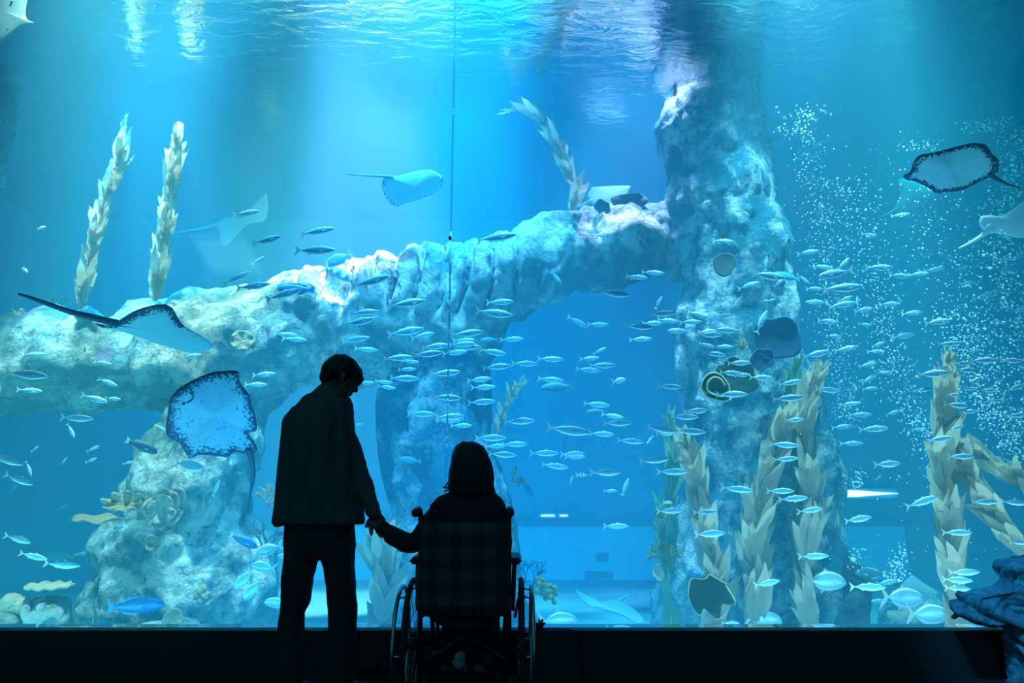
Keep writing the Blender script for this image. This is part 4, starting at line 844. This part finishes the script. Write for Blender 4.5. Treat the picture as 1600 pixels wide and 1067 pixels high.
# trousers
bm = bmesh.new()
loft(bm, [(800, 448, 552, MY, .125), (835, 445, 553, MY, .128), (860, 445.5, 553, MY, .118), (872, 450, 548, MY, .10)], 28)
loft(bm, [(846, 446, 500, MY, .115), (866, 445.5, 498.5, MY, .11), (900, 443, 488, MY, .10), (940, 441, 482.5, MY + .01, .09), (958, 439, 473, MY + .01, .085), (976, 436.5, 472.5, MY, .08), (1020, 435, 472.5, MY - .01, .08), (1066, 434, 473, MY - .01, .085)], 24)
loft(bm, [(846, 498, 553, MY, .115), (866, 499.5, 553, MY, .11), (888, 508.5, 553, MY, .105), (925, 513.5, 554, MY + .01, .095), (948, 514.5, 558, MY + .01, .09), (976, 514.5, 556, MY, .085), (1025, 514.5, 552.5, MY - .01, .08), (1066, 514, 551, MY - .01, .085)], 24)
tm = remeshed(bm, .008, 2); fold(tm, .008, 10, 7, 5); obj('trousers', tm, m_trou, man)
# hair: bowl cut with a fringe
bm = bmesh.new()
def eh(c, r, ry=0): ell(bm, HM @ Vector(c), r, HM.to_3x3().to_4x4() @ Matrix.Rotation(R(ry), 4, 'Y'))
eh((-.014, 0, .050), (.102, .084, .088)); eh((.046, 0, .060), (.060, .076, .055)); eh((-.066, 0, .018), (.054, .072, .068)); eh((-.075, 0, -.020), (.034, .058, .050))
eh((.094, 0, .046), (.024, .064, .036)); eh((.102, 0, .030), (.012, .050, .022))
hm = remeshed(bm, .006, 2); fold(hm, .005, 45, 30, 1); obj('hair', hm, m_hair, man)
def shoe(px0, px1, Y, ang, parent, m, z0=0.0, size=1.0):
    bm = bmesh.new(); c = at((px0 + px1) / 2, 1060, Y); c.z = z0
    M = Matrix.Translation(c) @ Matrix.Rotation(R(ang), 4, 'Z') @ Matrix.Scale(size, 4)
    for p, r in (((0, 0, .055), (.043, .055, .055)), ((0, .06, .045), (.045, .075, .045)), ((0, .13, .034), (.048, .07, .034)), ((0, .175, .028), (.043, .045, .028)), ((0, -.02, .085), (.038, .042, .035))):
        ell(bm, M @ Vector(p), tuple(v * size for v in r), Matrix.Rotation(R(ang), 4, 'Z'), 2)
    me = remeshed(bm, .006, 2); me.materials.append(m); o = obj('shoe', me, None, parent)
    co = co_array(me); co[:, 2] = np.maximum(co[:, 2], z0 + .002); me.vertices.foreach_set('co', co.ravel()); me.update(); return o
shoe(443, 473, MY - .02, -8, man, m_shoe); shoe(517, 549, MY - .02, -38, man, m_shoe)
# --- the seated woman
WY = 3.42
bm = bmesh.new()
WM = Matrix.Translation(at(736, 734, WY)) @ Matrix.Rotation(R(86), 4, 'Z') @ Matrix.Rotation(R(4), 4, 'Y')
head(bm, WM)
limb(bm, [(736, 742, WY, 13), (736, 760, WY - .01, 14), (736, 778, WY - .01, 17)])
loft(bm, [(776, 704, 768, WY, .06), (795, 684, 782, WY, .09), (850, 690, 776, WY, .095), (900, 690, 778, WY, .10), (940, 684, 784, WY + .02, .12)])
limb(bm, [(697, 796, WY, 13), (678, 815, WY + .02, 12), (661, 836, WY + .05, 11), (645, 848, WY + .08, 10), (624, 842, WY + .12, 9), (606, 829, WY + .17, 7.5), (598, 822, WY + .19, 6.5)])
limb(bm, [(775, 796, WY, 13), (781, 830, WY, 12), (782, 862, WY + .04, 10), (775, 880, WY + .16, 9), (765, 892, WY + .26, 8)])
for s in (-1, 1):
    X = -.22 + s * .085
    P = [Vector((X, WY + .0, .56)), Vector((X + s * .01, WY + .22, .57)), Vector((X + s * .01, WY + .38, .55)), Vector((X, WY + .44, .44)), Vector((X, WY + .46, .28)), Vector((X, WY + .47, .16))]
    tube(bm, spline(P, 4), [.085] * 5 + [.078] * 4 + [.06] * 5 + [.056] * 4 + [.045] * 3, 12)
hand(bm, at(600, 823, WY + .19), Vector((-.80, .22, .28)), Vector((-.1, .9, -.5)), .60, .150, thumb=1)
hand(bm, at(764, 893, WY + .27), Vector((-.5, .9, -.1)), Vector((0, 0, -1)), .25, .15)
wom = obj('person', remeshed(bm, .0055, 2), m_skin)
tag(wom, 'woman with shoulder-length dark hair seated in the wheelchair, left arm reaching to the man', 'person')
bm = bmesh.new()
loft(bm, [(766, 712, 762, WY, .06), (770, 698, 772, WY, .08), (778, 684, 784, WY, .095), (790, 673, 790, WY, .11), (810, 671, 792, WY, .115), (850, 674, 792, WY, .115), (900, 676, 794, WY, .12), (945, 674, 794, WY + .01, .13)], 28)
limb(bm, [(697, 798, WY, 20), (678, 815, WY + .02, 18.5), (662, 836, WY + .05, 17.3), (645, 848.5, WY + .08, 15), (624, 843, WY + .12, 14), (608, 832, WY + .17, 12), (599, 823, WY + .19, 9)])
limb(bm, [(772, 796, WY, 18), (781, 825, WY, 17), (785, 852, WY + .04, 14.5), (777, 876, WY + .16, 12), (766, 890, WY + .25, 10)])
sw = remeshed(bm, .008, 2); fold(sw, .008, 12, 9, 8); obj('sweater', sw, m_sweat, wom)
bm = bmesh.new()
for s in (-1, 1):
    X = -.22 + s * .085
    P = [Vector((X, WY - .03, .57)), Vector((X + s * .01, WY + .22, .575)), Vector((X + s * .01, WY + .38, .55)), Vector((X, WY + .45, .44)), Vector((X, WY + .46, .28)), Vector((X, WY + .47, .17))]
    tube(bm, spline(P, 4), [.105] * 5 + [.095] * 4 + [.08] * 5 + [.072] * 4 + [.065] * 3, 14)
ell(bm, (-.22, WY, .57), (.19, .14, .09)); ell(bm, (-.22, WY - .06, .50), (.185, .05, .10))
tr_ = remeshed(bm, .01, 2); obj('trousers', tr_, m_trou, wom)
bm = bmesh.new()
loft(bm, [(690.5, 726, 741, WY, .03), (693, 719, 748, WY, .055), (698, 712.5, 755.5, WY, .08), (708, 708, 761.5, WY, .10), (724, 704.5, 767, WY - .005, .112), (745, 701.5, 769.5, WY - .01, .11), (760, 701, 770, WY - .02, .095), (770, 703, 769, WY - .03, .08), (776, 708, 764, WY - .04, .05)], 32)
hr = remeshed(bm, .006, 2); fold(hr, .006, 60, 6, 4); hair = obj('hair', hr, m_hair, wom)
bm = bmesh.new()
for a, b, c in (((703, 752), (699, 762), (691, 760)), ((704, 756), (699, 766), (693, 767)), ((703, 750), (697, 758), (695, 763)), ((767, 722), (771, 745), (769.5, 763)), ((768, 735), (770.5, 758), (774, 771)), ((768, 745), (771, 765), (772, 769))):
    tube(bm, spline([at(*a, WY - .03), at(*b, WY - .03), at(*c, WY - .03)], 5), [.004] * 10 + [.0012], 5)
obj('loose_strands', bm, m_hair, hair)
for s, a in ((-1, 12), (1, -12)):
    o = shoe(800 + (-.22 + s * .085) * 1067 / 3.9 - 2, 800 + (-.22 + s * .085) * 1067 / 3.9 + 2, WY + .44, a, wom, m_lshoe if s < 0 else m_shoe, z0=.11, size=.85)
# ---------------------------------------------------------------- wheelchair
m_fr = mat('black_chair_frame', (.02, .03, .035), .35, metal=.6)
m_tyre = mat('black_rubber', (.015, .02, .022), .7)
m_rim = mat('steel_rim', (.35, .42, .45), .3, metal=1)
m_pad = mat('black_vinyl_pad', (.015, .02, .022), .45)
m_pl = bpy.data.materials.new('dark_plaid_fabric'); m_pl.use_nodes = True; nt = m_pl.node_tree; b = nt.nodes['Principled BSDF']; b.inputs['Roughness'].default_value = .9
tc = nt.nodes.new('ShaderNodeTexCoord'); sp = nt.nodes.new('ShaderNodeSeparateXYZ'); L(tc.outputs['Object'], sp.inputs[0])
L = nt.links.new; L(tc.outputs['Object'], sp.inputs[0]); acc = None
for ax, ph in (('X', .03), ('Z', .02)):
    mo = nt.nodes.new('ShaderNodeMath'); mo.operation = 'ADD'; mo.inputs[1].default_value = 5 + ph; L(sp.outputs[ax], mo.inputs[0])
    m2 = nt.nodes.new('ShaderNodeMath'); m2.operation = 'PINGPONG'; m2.inputs[1].default_value = .052; L(mo.outputs[0], m2.inputs[0])
    m3 = nt.nodes.new('ShaderNodeMath'); m3.operation = 'GREATER_THAN'; m3.inputs[1].default_value = .024; L(m2.outputs[0], m3.inputs[0])
    if acc is None: acc = m3.outputs[0]
    else:
        m4 = nt.nodes.new('ShaderNodeMath'); m4.operation = 'ADD'; L(acc, m4.inputs[0]); L(m3.outputs[0], m4.inputs[1]); acc = m4.outputs[0]
dv = nt.nodes.new('ShaderNodeMath'); dv.operation = 'MULTIPLY'; dv.inputs[1].default_value = .5; L(acc, dv.inputs[0])
mx = nt.nodes.new('ShaderNodeMix'); mx.data_type = 'RGBA'; mx.inputs[6].default_value = (.010, .018, .022, 1); mx.inputs[7].default_value = (.035, .055, .06, 1)
L(dv.outputs[0], mx.inputs[0]); L(mx.outputs[2], b.inputs['Base Color'])
CX, CYY = -.22, 3.53
wc = empty('wheelchair', (CX, CYY, 0), 'black wheelchair with plaid backrest and spoked wheels, seen from behind', 'wheelchair')
def ring_pts(rad, n=48): return [Vector((0, rad * math.cos(2 * math.pi * k / n), rad * math.sin(2 * math.pi * k / n))) for k in range(n + 1)]
def part(name, bm, m, parent=wc, smooth=True): return obj(name, bm, m, parent, smooth)
for s in (-1, 1):
    xw = s * .265
    wh = bpy.data.objects.new('rear_wheel', None)
    bm = bmesh.new(); tube(bm, ring_pts(.292), .0135, 10, cap=False); wheel = part('rear_wheel', bm, m_tyre); wheel.location = (xw, 0, .308)
    bm = bmesh.new(); tube(bm, ring_pts(.275), .008, 8, cap=False); part('rim', bm, m_rim, wheel)
    bm = bmesh.new(); tube(bm, ring_pts(.262), .010, 8, cap=False)
    for k in range(6):
        a = k * math.pi / 3; tube(bm, [Vector((-s * .045, .272 * math.cos(a), .272 * math.sin(a))), Vector((0, .262 * math.cos(a), .262 * math.sin(a)))], .005, 6)
    hr_ = part('hand_rim', bm, m_rim, wheel); hr_.location = (s * .052, 0, 0)
    bm = bmesh.new()
    for k in range(20):
        a = k * math.pi / 10; a2 = a + (.5 if k % 2 else -.5); tube(bm, [Vector((s * (.02 if k % 2 else -.02), .022 * math.cos(a2), .022 * math.sin(a2))), Vector((0, .272 * math.cos(a), .272 * math.sin(a)))], .0015, 5)
    part('spokes', bm, m_rim, wheel)
    bm = bmesh.new(); tube(bm, [Vector((-.035, 0, 0)), Vector((.035, 0, 0))], .026, 14); part('hub', bm, m_fr, wheel)
    # caster
    bm = bmesh.new(); tube(bm, ring_pts(.075, 24), .017, 10, cap=False); ell(bm, (0, 0, 0), (.012, .06, .06), sub=2)
    ca = part('caster', bm, m_tyre); ca.location = (s * .20, .40, .094)
    bm = bmesh.new(); tube(bm, [Vector((.026, 0, 0)), Vector((.026, -.01, .09)), Vector((0, -.02, .12)), Vector((-.026, -.01, .09)), Vector((-.026, 0, 0))], .007, 6); tube(bm, [Vector((0, -.02, .11)), Vector((0, -.02, .19))], .014, 8)
    part('fork', bm, m_fr, ca)
    # arm rest, push handle
    o = boxobj('armrest', -.03, .03, -.14, .16, -.015, .015, m_pad, wc, bevel=.011); o.location = (s * .236, -.02, .705)
    bm = bmesh.new(); tube(bm, [Vector((s * .232, -.10, .69)), Vector((s * .228, -.12, .60)), Vector((s * .222, -.13, .48))], .011, 8); tube(bm, [Vector((s * .232, .10, .69)), Vector((s * .226, .11, .48))], .011, 8)
    part('armrest_post', bm, m_fr)
    bm = bmesh.new(); tube(bm, spline([Vector((s * .205, -.24, .90)), Vector((s * .208, -.25, .935)), Vector((s * .21, -.28, .945)), Vector((s * .212, -.38, .935))], 5), [.013] * 11 + [.019] * 5, 12)
    part('push_handle', bm, m_pad)
    # foot rest
    bm = bmesh.new(); tube(bm, spline([Vector((s * .19, .22, .46)), Vector((s * .185, .34, .40)), Vector((s * .17, .40, .20)), Vector((s * .15, .42, .115))], 4), .010, 8); part('footrest_hanger', bm, m_fr)
    o = boxobj('footplate', s * .09 - .075, s * .09 + .075, .33, .50, .092, .104, m_pad, wc, bevel=.005)
    bm = bmesh.new(); tube(bm, [Vector((s * .235, .16, .40)), Vector((s * .25, .20, .47)), Vector((s * .262, .22, .50))], .008, 8); ell(bm, Vector((s * .262, .22, .505)), (.014, .014, .014), sub=2); part('brake_lever', bm, m_fr)
bm = bmesh.new()
for s in (-1, 1):
    x = s * .205
    tube(bm, spline([Vector((x, -.24, .91)), Vector((x, -.21, .70)), Vector((x, -.18, .48)), Vector((x, -.17, .30)), Vector((x, -.16, .20))], 4), .0125, 8)
    tube(bm, [Vector((x, -.18, .47)), Vector((x, .24, .47))], .0125, 8); tube(bm, [Vector((x, -.16, .20)), Vector((x, .30, .22)), Vector((x, .38, .30)), Vector((x, .24, .47))], .0125, 8)
    tube(bm, [Vector((s * .16, .02, .44)), Vector((-s * .19, .02, .22))], .0115, 8); tube(bm, [Vector((s * .265, 0, .308)), Vector((s * .17, 0, .308))], .012, 8)
    tube(bm, [Vector((s * .205, -.17, .20)), Vector((s * .205, -.28, .10))], .010, 8)
part('frame', bm, m_fr)
V_, F_ = [], []
for i in range(13):
    for j in range(9):
        u = i / 12 * 2 - 1; v = j / 8; z = .47 + .43 * v
        V_.append((u * .205, -.185 - .055 * v - .045 * (1 - u * u), z + (.0 if v < 1 else -.01 * (1 - u * u))))
for i in range(12):
    for j in range(8): F_.append((i * 9 + j, i * 9 + j + 1, (i + 1) * 9 + j + 1, (i + 1) * 9 + j))
br = part('backrest', mesh(V_, F_), m_pl); sd = br.modifiers.new('t', 'SOLIDIFY'); sd.thickness = .012
boxobj('seat', -.205, .205, -.17, .26, .465, .485, m_pad, wc, bevel=.008)
# ---------------------------------------------------------------- on the ledge
cl = empty('clamp', at(838, 980, 4.17), 'black clamp with a star-shaped knob on the ledge right of the wheelchair', 'clamp'); cl.location.z = .254
bm = bmesh.new(); tube(bm, [Vector((-.045, 0, .008)), Vector((.04, 0, .008))], .010, 8); tube(bm, [Vector((-.045, 0, .034)), Vector((.01, 0, .022)), Vector((.03, 0, .012))], .007, 8); obj('arm', bm, m_pad, cl)
bm = bmesh.new(); tube(bm, [Vector((.025, -.004, .025)), Vector((.025, -.022, .025))], .017, 12)
for k in range(6):
    a = k * math.pi / 3; ell(bm, Vector((.025 + .019 * math.cos(a), -.013, .03 + .019 * math.sin(a))), (.008, .009, .008), sub=2)
obj('knob', bm, m_pad, cl)
bm = bmesh.new(); kz = .2575
p0 = at(846, 982, 4.16); pts = [Vector((p0.x - .02, 4.16, kz)), Vector((at(865, 982, 4.15).x, 4.15, kz)), Vector((at(885, 982, 4.14).x, 4.14, kz)), Vector((at(897, 985, 4.127).x, 4.124, .247)), Vector((at(905, 993, 4.12).x, 4.122, .225)), Vector((at(908, 1015, 4.12).x, 4.122, .15)), Vector((at(908, 1055, 4.12).x, 4.12, .012))]
tube(bm, spline(pts, 5), .004, 8)
tag(obj('cable', bm, m_pad), 'thin black cable running along the ledge and down its front, right of the clamp', 'cable')
# bolt on the glass seam
bm = bmesh.new(); c = at(703, 371, GY - .012); tube(bm, [c, c + Vector((0, .02, 0))], .0105, 14); tag(obj('bolt', bm, m_pad), 'black round bolt on the seam between the two glass panes', 'bolt')
